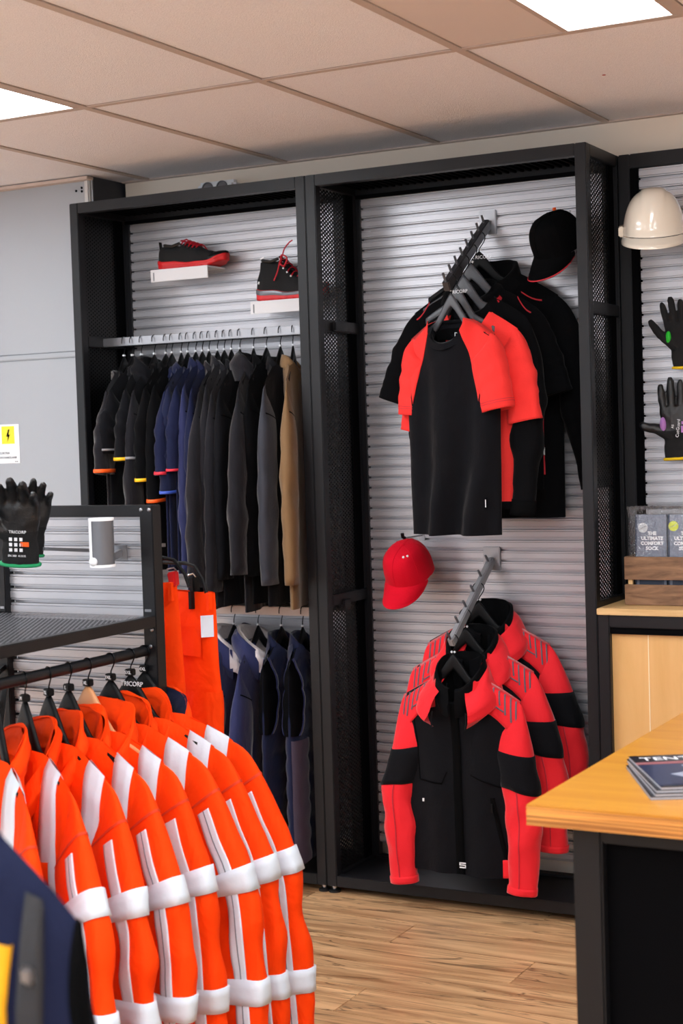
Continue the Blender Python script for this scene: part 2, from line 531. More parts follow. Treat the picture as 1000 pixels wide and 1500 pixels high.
# shop front behind the camera: wall with three daylight windows
WZ0, WZ1 = .75, 2.25
wins = [(-2.7, -1.0), (-.4, 1.3), (1.9, 3.6)]
wf.box(XW, XE, YS - .1, YS, 0, WZ0); wf.box(XW, XE, YS - .1, YS, WZ1, ZC + .1)
xs = [XW] + [v for q in wins for v in q] + [XE]
for i in range(0, len(xs), 2): wf.box(xs[i], xs[i + 1], YS - .1, YS, WZ0, WZ1)
struct(wf.build('wall_front', M['wallplain'], smooth=False))
for i, (xa, xb) in enumerate(wins):
    wn = struct(empty('window_%d' % (i + 1), (xa, YS, WZ0)))
    f = MB(); ww, wh_ = xb - xa, WZ1 - WZ0
    f.box(0, .05, -.08, -.02, 0, wh_); f.box(ww - .05, ww, -.08, -.02, 0, wh_); f.box(.05, ww - .05, -.08, -.02, 0, .05); f.box(.05, ww - .05, -.08, -.02, wh_ - .05, wh_); f.box(ww / 2 - .025, ww / 2 + .025, -.08, -.02, .05, wh_ - .05)
    f.build('window_frame', M['whiteplastic'], wn, smooth=False)
    MB().box(.05, ww - .05, -.07, -.06, .05, wh_ - .05).build('window_pane', M['daylight'], wn, smooth=False)
wl = struct(MB().box(XW, -1.012, .196, YN + .1, 0, ZC + .1).build('wall_left', M['greydark'], smooth=False))
MB().box(XW, -1.036, .186, .196, 1.886, ZC).build('panel', M['greypanel'], wl, smooth=False, bevel=.002)
MB().box(XW, -1.036, .186, .196, .02, 1.862).build('panel', M['greypanel'], wl, smooth=False, bevel=.002)
MB().box(XW, -1.036, .180, .196, 1.863, 1.884).build('seam_profile', M['greypanel'], wl, smooth=False, bevel=.004)
MB().box(-1.038, -1.014, .178, .196, .02, ZC - .004).build('corner_strip', mat('pale_corner_strip', (196, 196, 196), .4, metal=.2), wl, smooth=False, bevel=.005)
MB().tube([(-1.006, .188, .02), (-1.006, .188, ZC - .004)], .004, 8).build('corner_bead', M['steel'], wl)
riv = MB().lathe([(.0045, 0), (.0045, .002), (.002, .003)], 10).mesh('rivet', M['blackdeep'])
for rx, rz in ((-1.052, 2.487), (-1.052, 2.474), (-1.078, 2.478)):
    link_mesh('rivet', riv, wl, (rx, .186, rz), (R(90), 0, 0))
MB().box(XW, -1.0, .15, .19, ZC - .012, ZC).build('top_channel', M['tbar'], wl, smooth=False, bevel=.002)
wf = MB()
# left side of the shop, out of the picture: two more daylight windows
lw = [(-6.2, -4.3), (-3.7, -1.8)]
wf.box(XW - .1, XW, YS, YN, 0, WZ0); wf.box(XW - .1, XW, YS, YN, WZ1, ZC + .1)
ys = [YS] + [v for q in lw for v in q] + [YN]
for i in range(0, len(ys), 2): wf.box(XW - .1, XW, ys[i], ys[i + 1], WZ0, WZ1)
struct(wf.build('wall_far_left', M['wallplain'], smooth=False))
for i, (ya, yb) in enumerate(lw):
    wn = struct(empty('window_%d' % (i + 4), (XW, ya, WZ0)))
    f = MB(); ww, wh_ = yb - ya, WZ1 - WZ0
    f.box(-.08, -.02, 0, .05, 0, wh_); f.box(-.08, -.02, ww - .05, ww, 0, wh_); f.box(-.08, -.02, .05, ww - .05, 0, .05); f.box(-.08, -.02, .05, ww - .05, wh_ - .05, wh_); f.box(-.08, -.02, ww / 2 - .025, ww / 2 + .025, .05, wh_ - .05)
    f.build('window_frame', M['whiteplastic'], wn, smooth=False)
    MB().box(-.07, -.06, .05, ww - .05, .05, wh_ - .05).build('window_pane', M['daylight'], wn, smooth=False)

# warning sign on the grey wall
t = thing('warning_sign', 'white paper sign with yellow lightning symbol on the grey metal wall', 'sign', (-1.475, .186, 1.546))
MB().box(-.08, .08, -.002, 0, -.075, .075).build('sheet', M['white'], t, smooth=False)
MB().box(-.004, .058, -.0032, -.002, .0, .068).build('yellow_field', M['signyellow'], t, smooth=False)
MB().prism([(.030, .056), (.036, .056), (.030, .036), (.037, .036), (.024, .008), (.027, .028), (.019, .028)], -.0040, -.0032).build('lightning_bolt', M['blackdeep'], t, smooth=False)
MB().lathe([(.030, 0), (.030, .001)], 24).build('round_symbol', M['blackdeep'], t).matrix_local = Matrix.Translation((-.043, -.002, .035)) @ Matrix.Rotation(R(90), 4, 'X')
MB().lathe([(.018, 0), (.018, .001)], 20).build('blue_symbol', M['signblue'], t).matrix_local = Matrix.Translation((-.035, -.002, -.018)) @ Matrix.Rotation(R(90), 4, 'X')
text('wording', 'ELEKTRA', .013, (.006, -.0028, -.036), (R(90), 0, 0), M['signtext'], t)
text('wording', 'HOOFDSCHAKELAAR', .0125, (.006, -.0028, -.053), (R(90), 0, 0), M['signtext'], t)
text('wording', 'NL-01', .006, (.064, -.0028, -.069), (R(90), 0, 0), M['signtext'], t)

# power strip lying on the top of the left bay
t = thing('power_strip', 'white power strip with round sockets resting on top of the left bay', 'power strip', (-.625, .305, 2.4), (0, 0, 0))
MB().box(0, .165, 0, .05, .0, .076).build('housing', M['whiteplastic'], t, smooth='auto', bevel=.012)
for i in range(2):
    q = MB().lathe([(.024, 0), (.024, .004), (.020, .005), (.019, .002), (.0, .002)], 20)
    q.build('socket', M['tubegrey'], t).matrix_local = Matrix.Translation((0.05 + .062 * i, .0005, .050)) @ Matrix.Rotation(R(90), 4, 'X')

# ------------------------------------------------------------------ slatwall profile, bays, cabinet
PITCH_S = .0357
def slat_mesh(width, name='slat'):
    p = PITCH_S
    prof = [(.018, 0), (.018, .195 * p), (.0030, .20 * p), (.0022, .21 * p), (.0022, .290 * p), (.0055, .295 * p), (.0055, .325 * p), (0, .345 * p), (0, .815 * p), (.0050, .830 * p), (.0050, .855 * p), (.0018, .870 * p), (.0018, .985 * p), (.0030, .999 * p), (.022, .999 * p), (.022, 0)]
    return MB().prism(prof, 0, width, 'x').mesh(name, M['slat'], False)

def slats(width, x, y, z0, z1, parent):
    me = slat_mesh(width)
    n = int((z1 - z0) / PITCH_S)
    for i in range(n):
        link_mesh('slat', me, parent, (x, y, z0 + i * PITCH_S))

D = .325
PWD = .037
H = 2.399
def levelling_foot(parent, x, y):
    f = MB().lathe([(.0, 0), (.021, 0), (.021, .006), (.012, .011), (.0, .011)][1:], 16, x, y).build('foot', M['rubber'], parent)
    MB().lathe([(.007, .010), (.007, .016), (.010, .016), (.010, .021), (.004, .022), (.004, .034)], 12, x, y).build('foot_screw', M['chrome'], f)

def bay(name, label, x0, x1, left_panel=True, right_panel=False, lower_bar=True):
    t = thing(name, label, 'shop fixture', (x0, 0, 0))
    W = x1 - x0
    for x in (0, W - PWD):
        MB().box(x, x + PWD, 0, PWD, .022, H).build('front_post', M['black'], t, smooth=False, bevel=.0025)
        MB().box(x, x + PWD, D - PWD, D, .022, H).build('back_post', M['black'], t, smooth=False, bevel=.0025)
        levelling_foot(t, x + PWD / 2, PWD / 2)
        levelling_foot(t, x + PWD / 2, D - PWD / 2)
        for nm, z in (('side_rail', H - PWD), ('side_rail', 1.887), ('side_rail', .966), ('side_rail', .022)):
            MB().box(x + .001, x + PWD - .001, PWD, D - PWD, z, z + PWD).build(nm, M['black'], t, smooth=False, bevel=.002)
    for y in (0, D - PWD):
        MB().box(PWD, W - PWD, y + .0005, y + PWD, H - PWD, H).build('top_rail', M['black'], t, smooth=False, bevel=.002)
        MB().box(PWD, W - PWD, y + .0005, y + PWD, .022, .022 + PWD).build('bottom_rail', M['black'], t, smooth=False, bevel=.002)
    MB().box(PWD, W - PWD, PWD, D - PWD, .035, .052).build('base_plate', M['black'], t, smooth=False)
    tp = MB().box(PWD, W - PWD, PWD, D - PWD, H - .012, H - .008)
    for i in range(34):
        x = PWD + .02 + i * (W - 2 * PWD - .04) / 33
        tp.box(x - .004, x + .004, PWD, D - PWD, H - .020, H - .012)
    tp.build('top_plate', M['blackdeep'], t, smooth=False)
    for flag, x in ((left_panel, PWD / 2), (right_panel, W - PWD / 2)):
        if flag:
            for z0, z1 in ((.06, .966), (1.003, 1.887), (1.924, H - PWD)):
                o = MB().grid(lambda u, v, x=x, z0=z0, z1=z1: (x, PWD + u * (D - 2 * PWD), z0 + v * (z1 - z0)), 1, 1).build('perforated_panel', M['perfx'], t, smooth=False)
                q = MB()
                q.box(x - .006, x + .006, PWD, PWD + .012, z0, z1); q.box(x - .006, x + .006, D - PWD - .05, D - PWD, z0, z1)
                q.build('panel_edge', M['blackdeep'], t, smooth=False)
    if x0 < -.5:
        MB().box(-.004, .004, PWD, D - PWD, .06, H - PWD).build('side_sheet', M['blackdeep'], t, smooth=False)
    slats(W - .10, .05, .296, .10, 2.352, t)
    MB().box(PWD, W - PWD, .285, .30, 2.350, H - PWD).build('header_strip', M['blackdeep'], t, smooth=False)
    MB().box(PWD, .052, .288, .316, .06, H - PWD).build('back_stile', M['black'], t, smooth=False)
    MB().box(W - .052, W - PWD, .288, .316, .06, H - PWD).build('back_stile', M['black'], t, smooth=False)
    return t

bayL = bay('display_bay', 'left black steel display bay with two hang rails of dark workwear', -.972, -.0008)
bayC = bay('display_bay', 'centre black steel display bay holding the red and black garments', .0008, .974, True, True)
# latch on the inner left side of the centre bay
MB().box(.037, .046, .10, .15, .945, .985).build('latch', M['black'], bayC, smooth=False, bevel=.004)
MB().box(.037, .050, .09, .22, 1.889, 1.920).build('rail_bracket', M['black'], bayC, smooth=False, bevel=.003)
# hang rails of the left bay (local x: bay starts at -.972)
RAILY = .135
for z in (1.904, .934):
    rb = MB().box(.012, .934, RAILY - .010, RAILY + .010, z - .015, z + .015).build('hang_rail', M['steel'] if z > 1.5 else M['tbar'], bayL, smooth=False, bevel=.002)
    e = MB(); e.box(.006, .014, RAILY - .014, RAILY + .014, z - .019, z + .019); e.box(.934, .942, RAILY - .014, RAILY + .014, z - .019, z + .019)
    e.build('rail_end', M['steel'], rb, smooth=False, bevel=.002)
    br = MB(); br.box(.0375, .934, D - PWD - .03, D - PWD - .012, z - .010, z + .010)
    br.build('cross_rail', M['black'], bayL, smooth=False)

# right slatwall panel above the cabinet
t = thing('slat_panel_bay', 'right black framed slatwall panel carrying the helmet and gloves', 'shop fixture', (.976, D - .03, 0))
W3 = .74
MB().box(0, .037, 0, .037, .99, H).build('front_post', M['black'], t, smooth=False, bevel=.003)
MB().box(W3 - .037, W3, 0, .037, .99, H).build('front_post', M['black'], t, smooth=False, bevel=.003)
MB().box(.037, W3 - .037, 0, .037, H - .045, H).build('top_rail', M['black'], t, smooth=False, bevel=.003)
MB().box(.037, .0645, .004, .030, .99, H - .045).build('back_stile', M['blackdeep'], t, smooth=False)
slats(W3 - .10, .06, .010, .995, 2.3885, t)

# cabinet under it
t = thing('base_cabinet', 'black framed base cabinet with pale wooden door panel and wooden top', 'cabinet', (.976, 0, 0))
CW = .74
MB().box(-.001, CW, -.006, D - .03, .966, .986).build('worktop', M['shelfwood'], t, smooth=False, bevel=.002)
for x in (0, CW - .037):
    MB().box(x, x + .037, 0, .037, .022, .9655).build('front_post', M['black'], t, smooth=False, bevel=.003)
    MB().box(x, x + .037, D - .07, D - .033, .022, .9655).build('back_post', M['black'], t, smooth=False, bevel=.003)
    levelling_foot(t, x + .0185, .0185)
MB().box(.037, CW - .037, 0, .037, .928, .9655).build('top_rail', M['black'], t, smooth=False, bevel=.003)
MB().box(.037, CW - .037, .008, .03, .907, .928).build('track', M['blackdeep'], t, smooth=False, bevel=.002)
MB().box(.037, CW - .037, 0, .037, .022, .06).build('bottom_rail', M['black'], t, smooth=False, bevel=.003)
pn = MB().box(.037, CW - .037, .022, .034, .06, .910).build('door_panel', M['panelwood'], t, smooth=False)
MB().box(.150, .1525, .0205, .0222, .06, .909).build('painted_reflection', mat('pale_reflection', (246, 226, 190), .4), pn, smooth=False)  # bright vertical reflection on the door, painted as a thin pale strip
MB().box(.037, CW - .037, D - .06, D - .05, .06, .96).build('back_panel', M['blackdeep'], t, smooth=False)

# counter in the foreground
t = thing('service_counter', 'shop counter with thick wooden worktop on a black base', 'counter', (1.584, -2.135, 0))
CL, CD, CT = 1.5, 1.05, .036
tp = MB().box(0, CL, 0, CD, .9 - .004, .9).build('worktop', M['countertop'], t, smooth=False, bevel=.0015)
k = 9
for i in range(k):
    z0 = .9 - CT + i * (CT - .004) / k
    MB().box(.0004 * (i % 2), CL, .0006 * (i % 2), CD, z0 + .0002, z0 + (CT - .004) / k).build('ply_layer', M['ply'], tp, smooth=False)
MB().box(.068, .12, .036, .084, .02, .9 - CT).build('corner_post', M['black'], t, smooth=False, bevel=.004)
MB().box(.068, .12, CD - .09, CD - .04, .02, .9 - CT).build('corner_post', M['black'], t, smooth=False, bevel=.004)
MB().box(CL - .1, CL - .05, .036, .084, .02, .9 - CT).build('corner_post', M['black'], t, smooth=False, bevel=.004)
MB().box(.12, CL - .1, .036, .084, .835, .9 - CT).build('apron', M['black'], t, smooth=False, bevel=.003)
MB().box(.12, CL - .1, .06, .075, .02, .835).build('front_panel', M['blackdeep'], t, smooth=False)
MB().box(.085, .098, .084, CD - .09, .02, .9 - CT).build('side_panel', M['blackdeep'], t, smooth=False)

# magazines on the counter
mz = [('dark glossy magazine on top of the small stack on the counter', .0), ('lower magazine in the small stack on the counter, edges showing', 0)]
mlab = ['dark glossy magazine on top of the small stack on the wooden counter',
        'magazine second from the top in the stack on the counter',
        'magazine third from the top in the stack on the counter',
        'bottom magazine of the stack, lying on the wooden counter']
for i in range(4):
    j = 3 - i
    t = thing('magazine', mlab[j], 'magazine', (1.651 + .003 * (i % 2), -1.800 + .002 * i, .9001 + .0052 * i), (0, 0, R(27 + 1.0 * i)), 'magazines on the counter')
    mw, mh = .19, -.262
    pg = MB(); pg.prism([(.001, 0), (mw - .001, 0), (mw - .001, mh), (.001, mh)], .0004, .0046, 'z')
    pg.build('pages', M['paper'], t, smooth=False)
    cv = MB(); cv.prism([(0, .001), (mw, .001), (mw, mh - .001), (0, mh - .001)], .0046, .0052, 'z'); cv.prism([(0, .001), (mw, .001), (mw, mh - .001), (0, mh - .001)], 0, .0004, 'z')
    c = cv.build('cover', M['cover'], t, smooth=False)
    if j == 0:
        q = MB(); q.prism([(.0, -.06), (.189, -.055), (.189, -.075), (.0, -.078)], .0052, .0055, 'z'); q.build('pink_band', M['coverpink'], c, smooth=False)
        q = MB(); q.prism([(.0, -.085), (.07, -.08), (.11, -.12), (.189, -.115), (.189, -.235), (.0, -.25)], .0052, .0056, 'z'); q.build('photo_field', M['coverblue'], c, smooth=False)
        q = MB(); q.prism([(.04, -.165), (.07, -.15), (.10, -.205), (.075, -.215)], .0056, .0059, 'z'); q.prism([(.075, -.095), (.088, -.09), (.12, -.15), (.10, -.155)], .0056, .0059, 'z'); q.prism([(.12, -.15), (.188, -.14), (.188, -.152), (.13, -.165)], .0056, .0059, 'z'); q.prism([(.11, -.185), (.188, -.178), (.188, -.19), (.112, -.197)], .0056, .0059, 'z')
        q.build('pale_shapes', M['covergrey'], c, smooth=False)
        q = MB(); q.prism([(.125, -.10), (.16, -.087), (.188, -.088), (.188, -.115), (.15, -.118)], .0056, .006, 'z'); q.build('dark_shape', M['blackdeep'], c, smooth=False)
        text('title', 'TENTO', .036, (.078, -.032, .0054), (0, 0, 0), M['white'], c, 'CENTER', .0002, sx=1.05)
        q = MB(); q.lathe([(.010, .0053), (.010, .0056)], 14, .145, -.031); q.build('red_dot', M['redrub'], c)

# gondola rack on the left
GX0, GX1, GY = -.07, .42, -1.504
t = gond = thing('gondola_rack', 'free-standing black rack with slatted end panel, shelf and rail of orange jackets', 'rack', (GX0, GY, 0))
GW = GX1 - GX0
for x in (0, GW - .037):
    for yy, nm in ((0, 'end_post'), (-1.45, 'front_post')):
        MB().box(x, x + .037, yy - .037, yy, 0, 1.386 if yy == 0 else 1.124).build(nm, M['black'], t, smooth=False, bevel=.002)
scr = MB().lathe([(.005, 0), (.005, .0015), (.003, .0025)], 10).mesh('bolt', M['steel'])
for x, z in ((GW - .031, 1.375), (GW - .008, 1.375), (GW - .018, 1.05), (GW - .012, 1.09)):
    link_mesh('bolt', scr, t, (x, -.037, z), (R(90), 0, 0))
q = MB(); q.box(.02, .032, -.0385, -.037, 1.130, 1.136); q.box(GW - .030, GW - .012, -.0385, -.037, 1.133, 1.139)
q.build('shelf_clip', M['steel'], t, smooth=False)
MB().box(.037, GW - .037, -.030, -.004, 1.358, 1.386).build('top_rail', M['black'], t, smooth=False, bevel=.002)
MB().box(.037, GW - .037, -.030, -.004, .08, .11).build('bottom_rail', M['black'], t, smooth=False, bevel=.002)
me = slat_mesh(GW - .074)
zz = 1.358 - PITCH_S
while zz > .14:
    link_mesh('slat', me, t, (.037, -.018, zz)); zz -= PITCH_S
# shelf: side beams, cross beams, perforated plate
for x in (0, GW - .025):
    MB().box(x, x + .025, -1.41, -.037, 1.098, 1.124).build('shelf_beam', M['black'], t, smooth=False, bevel=.002)
MB().box(.025, GW - .025, -1.45, -1.425, 1.098, 1.124).build('shelf_beam', M['black'], t, smooth=False, bevel=.002)
sh = MB().box(.025, GW - .025, -1.425, -.038, 1.108, 1.1095).build('shelf_underside', M['blackdeep'], t, smooth=False)
MB().grid(lambda u, v: (.025 + u * (GW - .05), -1.425 + v * 1.387, 1.1205), 1, 1).build('perforated_shelf', M['perfz'], t, smooth=False)
RX = .385
MB().tube([(RX - GX0, -.037, 1.039), (RX - GX0, -1.45, 1.039)], .0125, 14).build('hang_rail', M['black'], t)
MB().bar((.02, -.03, .985), (.22, -1.30, .60), .012, .012).build('brace_bar', M['black'], t, smooth=False)
MB().bar((.02, -.03, .945), (.30, -.40, .82), .012, .012).build('brace_bar', M['black'], t, smooth=False)

# ------------------------------------------------------------------ hangers and garments
def arc(c, r, a0, a1, n, plane='xz'):
    out = []
    for i in range(n + 1):
        a = R(lerp(a0, a1, i / n))
        if plane == 'xz': out.append((c[0] + r * cos(a), c[1], c[2] + r * sin(a)))
    return out

_hcache = {}
def hanger(label, loc, yaw, hl=.085, half=.19, drop=.105, m='hblack', clip=True, size=None, brand=None, group=None, hookr=.0175, thick=.012, apexh=.042, shift=0.0, prof=None, flip=1):
    """Origin: top of the rail, where the hook rests. hl: from there down to the top of the shoulder bar."""
    t = thing('clothes_hanger', label, 'hanger', loc, (0, 0, yaw), group)
    key = (prof, round(hl, 4), half, drop, m, clip, hookr, thick, apexh, shift, flip)
    if key not in _hcache:
        cz = -hookr + .0013
        pts = [(shift, 0, -hl - .012), (shift, 0, -hl + .004)]
        pts += [(shift + flip * .002, 0, cz - hookr - .012), (flip * hookr * .75, 0, cz - hookr * .72)]
        pts += [(flip * p[0], 0, p[2]) for p in arc((0, 0, cz), hookr, -35, 195, 14)]
        hk = MB().tube(pts, .0017, 7).mesh('hook', M['wire'])
        if prof: half = prof[2] * .82
        def top(s):
            a = abs(s) / half
            if prof:      # follow the garment's shoulders from inside
                nk, gw, gs, gd = prof
                b = abs(s)
                zn = -nk - .011
                if b < gw:
                    f = b / gw
                    return lerp(-hl, zn, f * f * (3 - 2 * f) * .3 + f * .7)
                return zn - gd * ((b - gw) / (gs - gw)) ** 1.15
            return -hl - drop * (.12 * a + .88 * a ** 1.25) + .004 * cos(min(1, a * 6) * pi / 2)
        def fn(u, v):
            s = lerp(-half, half, u)
            a = abs(s) / half
            h = lerp(apexh, .020, min(1, a * 1.15))
            ang = 2 * pi * v
            # rounded plate section
            yy = thick * .5 * (1 + (.2 if prof else .9) * a) * max(-1, min(1, 1.3 * sin(ang)))
            zz = top(s) - h / 2 + h / 2 * max(-1, min(1, 1.25 * cos(ang)))
            return (s + shift, yy, zz)
        b = MB()
        g = MB(); nu, nv = 26, 12
        for i in range(nu + 1):
            for k in range(nv):
                g.v.append(fn(i / nu, k / nv))
        for i in range(nu):
            for k in range(nv):
                k2 = (k + 1) % nv
                g.f.append((i * nv + k, i * nv + k2, (i + 1) * nv + k2, (i + 1) * nv + k))
        g.f.append(tuple(range(nv))[::-1]); g.f.append(tuple(nu * nv + k for k in range(nv)))
        sh = g.mesh('shoulder_bar', M[m])
        cl = None
        if clip:
            c = MB(); c.box(shift - .0085, shift - .0015, -.004, .004, -hl + .001, -hl + .008) if clip != 'dark' else c.box(shift - .011, shift + .011, -.0085, .0085, -hl - .004, -hl + .012)
            if clip != 'dark': c.box(shift + .0015, shift + .0085, -.004, .004, -hl + .001, -hl + .008)
            cl = c.mesh('size_clip', M['hblack'] if clip == 'dark' else M['clipwhite'], False, bevel=.002)
        _hcache[key] = (hk, sh, cl)
    hk, sh, cl = _hcache[key]
    link_mesh('hook', hk, t)
    body = link_mesh('shoulder_bar', sh, t)
    if cl:
        c = link_mesh('size_clip', cl, t)
        if size: text('size_print', size, .011, (shift, -.0095, -hl + .004), (R(90), 0, 0), M['white'], c)
    if brand: text('brand_print', brand, .016, (shift + .012, -thick * .5 - .0052, -hl - .022), (R(90), 0, 0), M['white'], body)
    return t

def catmull(pts, n):
    P = [Vector(p) for p in pts]
    P = [P[0] * 2 - P[1]] + P + [P[-1] * 2 - P[-2]]
    out = []
    segs = len(P) - 3
    for i in range(n + 1):
        x = min(i / n * segs, segs - 1e-6); k = int(x); t = x - k
        a, b, c, d = P[k:k + 4]
        out.append(.5 * ((2 * b) + (c - a) * t + (2 * a - 5 * b + 4 * c - d) * t * t + (3 * b - a - 3 * c + d) * t ** 3))
    return out

class Garment:
    """Cloth body of rings from hem to shoulder seam plus two tapered sleeves. Local x = wearer's side, front = -y, z=0 at the neck point."""
    def __init__(s, sw=.21, drop=.075, L=.66, wc=.25, wh=.24, t=.05, nw=.075, nf=.085, nb=.015, fold=.008, seed=0, quilt=0, tn=.045, nfold=3.2, hemlift=0.0, ts=.014, backk=1.0):
        s.__dict__.update(locals())
    def top(s, x, side):
        a = abs(x)
        if a >= s.nw:
            return -s.drop * ((a - s.nw) / max(.01, s.sw - s.nw)) ** 1.15
        k = math.sqrt(max(0, 1 - (a / s.nw) ** 2))
        return -(s.nf if side < 0 else s.nb) * k
    def width(s, v):
        return interp([(0, s.wh), (.35, lerp(s.wh, s.wc, .5)), (.72, s.wc), (.9, s.wc * .97 if s.wc > s.sw else s.sw), (1, s.sw)], v)
    def S(s, c, v, side, off=0.0):
        w_ = s.width(v)
        tp = s.top(s.sw * c, side)
        x = w_ * c
        z = -s.L + v * (tp + s.L)
        ac = abs(c)
        edge = (1 - ac ** 2.6) ** .55 if ac < 1 else 0
        nk = 1 - smooth(s.nw / s.sw * .8, s.nw / s.sw * 1.5, ac)
        tt = lerp(s.t, lerp(s.ts, s.tn, nk), smooth(.72, 1, v))
        if v > .94: tt *= lerp(math.sqrt(max(0, 1 - ((v - .94) / .06) ** 2)), 1, nk)
        y = tt * edge * (s.backk if side > 0 else 1)
        fa = s.fold * (1.05 - v) ** .8 * (1 - ac ** 2.5)
        q = s.seed * 3.7
        y += fa * (sin(2 * pi * (s.nfold * x / .5 + .17 * s.seed) + 1.3 * sin(3.1 * z + q) + 2 * nz(x * 3, z * 1.3, q)) + .5 * nz(x * 16, z * 5, q + side * 5))
        y += .0035 * nz(x * 22, z * 18, q + 9 * side) * (1 - ac ** 6)
        if s.quilt:
            y += .010 * abs(sin(pi * z / s.quilt)) ** .6 * edge
        x += .35 * fa * nz(z * 5, q, side)
        z += s.hemlift * (1 - v) * sin(2 * x / .3 + q) - .006 * (1 - v) * nz(x * 6, q, 0)
        e = smooth(.88, 1, v) * (1 - nk)
        return Vector((x, side * (y + off * (1 - .9 * e)), z + off * e))
    def P(s, x, z, side=-1, off=.0025):
        """point on the front (or back) at lateral x, height z"""
        c = x / s.wc
        for _ in range(4):
            v = (z + s.L) / (s.top(s.sw * max(-1, min(1, c)), side) + s.L)
            v = max(0, min(1, v)); c = max(-1, min(1, x / s.width(v)))
        return s.S(c, v, side, off)
    def build(s, parent, m, name='body', nu=34, nv=30, side_only=0):
        b = MB()
        def ring(u, v):
            if u < .5: return s.S(cos(pi * (1 - 2 * u)), v, -1)
            return s.S(cos(pi * (2 * u - 1)), v, 1)
        b.grid(ring, nu * 2, nv, True)
        return b.build(name, M[m], parent, smooth=True)
    # ---- sleeves
    def set_sleeves(s, R_, L_, r=(.072, .062, .045), flat=.75, wr=.006, sq=.85):
        """R_/L_: points relative to the shoulder tip, x outward. r: radii at shoulder, elbow, cuff"""
        s.sl = {}
        s.flat = flat; s.sr = r; s.wr = wr; s.sq = sq
        for sd, pts in ((1, R_), (-1, L_)):
            tip = Vector((s.sw, 0, s.top(s.sw, -1)))
            sl = (s.top(s.sw - .02, -1) - tip.z) / .02
            O = [Vector((-.035, 0, .035 * sl * .8 - .004)), Vector((0, 0, -.003))] + [Vector(q) for q in pts]
            D = catmull([tip + q for q in O], 160)     # outer edge of the sleeve, resampled to even steps
            acc = [0.0]
            for k in range(160): acc.append(acc[-1] + (D[k + 1] - D[k]).length)
            O = []; j = 0
            for k in range(41):
                w_ = acc[-1] * k / 40
                while j < 159 and acc[j + 1] < w_: j += 1
                O.append(D[j].lerp(D[j + 1], max(0, min(1, (w_ - acc[j]) / max(1e-9, acc[j + 1] - acc[j])))))
            C, N = [], []
            for k in range(41):
                tg = O[min(40, k + 2)] - O[max(0, k - 2)]
                tg.y = 0; tg.normalize()
                N.append(Vector((-tg.z, 0, tg.x)))
            for k in range(41):
                n = sum((N[max(0, min(40, j))] for j in range(k - 3, k + 4)), Vector((0, 0, 0))).normalized()
                C.append((O[k] - n * s.rad(k / 40), n))
            s.sl[sd] = [(Vector((sd * c.x, c.y, c.z)), Vector((sd * n.x, 0, n.z))) for c, n in C]
    def rad(s, t):
        return interp([(0, s.sr[0] * .92), (.15, s.sr[0]), (.6, s.sr[1]), (1, s.sr[2])], t)
    def SL(s, sd, t, ph, off=0.0):
        C = s.sl[sd]
        x = max(0, min(1, t)) * 40; k = min(39, int(x)); f = x - k
        p = C[k][0].lerp(C[k + 1][0], f)
        n1 = C[k][1].lerp(C[k + 1][1], f).normalized()
        n2 = Vector((0, 1, 0))
        ra = s.rad(t)
        rb = ra * s.flat * lerp(.12, 1, smooth(0, .32, t))
        q = s.seed * 2.3 + sd
        ca, sa = cos(ph), sin(ph)
        wv = s.wr * (nz(t * 7 + q, ca * 1.2, sa * 1.2) + .6 * nz(t * 17 + q, ca * 1.6, sa * 1.6) + .6 * sin(t * 30 + 3 * ca + q) * smooth(.30, .5, t) * (1 - smooth(.7, .9, t)))
        wv *= smooth(.18, .5, t)
        sb = (abs(sa) ** s.sq) * (1 if sa >= 0 else -1)
        return p + n1 * ((ra + wv + off) * ca) + n2 * ((rb + wv + off) * sb)
    # ---- (end of sleeve geometry)
    def sleeve(s, sd, parent, m, name='sleeve', t0=0, t1=1, nu=26, nv=36, off=0.0, label=None, capend=True):
        b = MB()
        n = max(2, int(nv * (t1 - t0)))
        b.grid(lambda u, v: s.SL(sd, lerp(t0, t1, v), 2 * pi * u, off), nu, n, True)
        if capend and t1 >= .999:   # turned-in cuff
            k = len(b.v)
            for i in range(nu): b.v.append(tuple(s.SL(sd, 1, 2 * pi * i / nu, off - .010) ))
            for i in range(nu): b.v.append(tuple(s.SL(sd, .94, 2 * pi * i / nu, off - .012)))
            base = n * nu
            for i in range(nu):
                j = (i + 1) % nu
                b.f.append((base + i, base + j, k + j, k + i)); b.f.append((k + i, k + j, k + nu + j, k + nu + i))
        return b.build(name, M[m], parent, smooth=True, label=label)
    # ---- flat trims lying on the cloth
    def patch(s, parent, m, A, B, name, side=-1, n=12, k=3, off=.0025, label=None):
        """ruled strip between two polylines A and B of (x,z) on the body"""
        def pl(Q, t):
            x = t * (len(Q) - 1); i = min(len(Q) - 2, int(x)); f = x - i
            return lerp(Q[i][0], Q[i + 1][0], f), lerp(Q[i][1], Q[i + 1][1], f)
        b = MB()
        def fn(u, v):
            e = 0
            uu = min(1, max(0, (u * (k + 2) - 1) / k)); 
            if u * (k + 2) < .5 or u * (k + 2) > k + 1.5: e = 1
            a, c = pl(A, v), pl(B, v)
            return s.P(lerp(a[0], c[0], uu), lerp(a[1], c[1], uu), side, .0004 if e else off)
        b.grid(fn, k + 2, n)
        return b.build(name, M[m], parent, smooth=True, label=label)
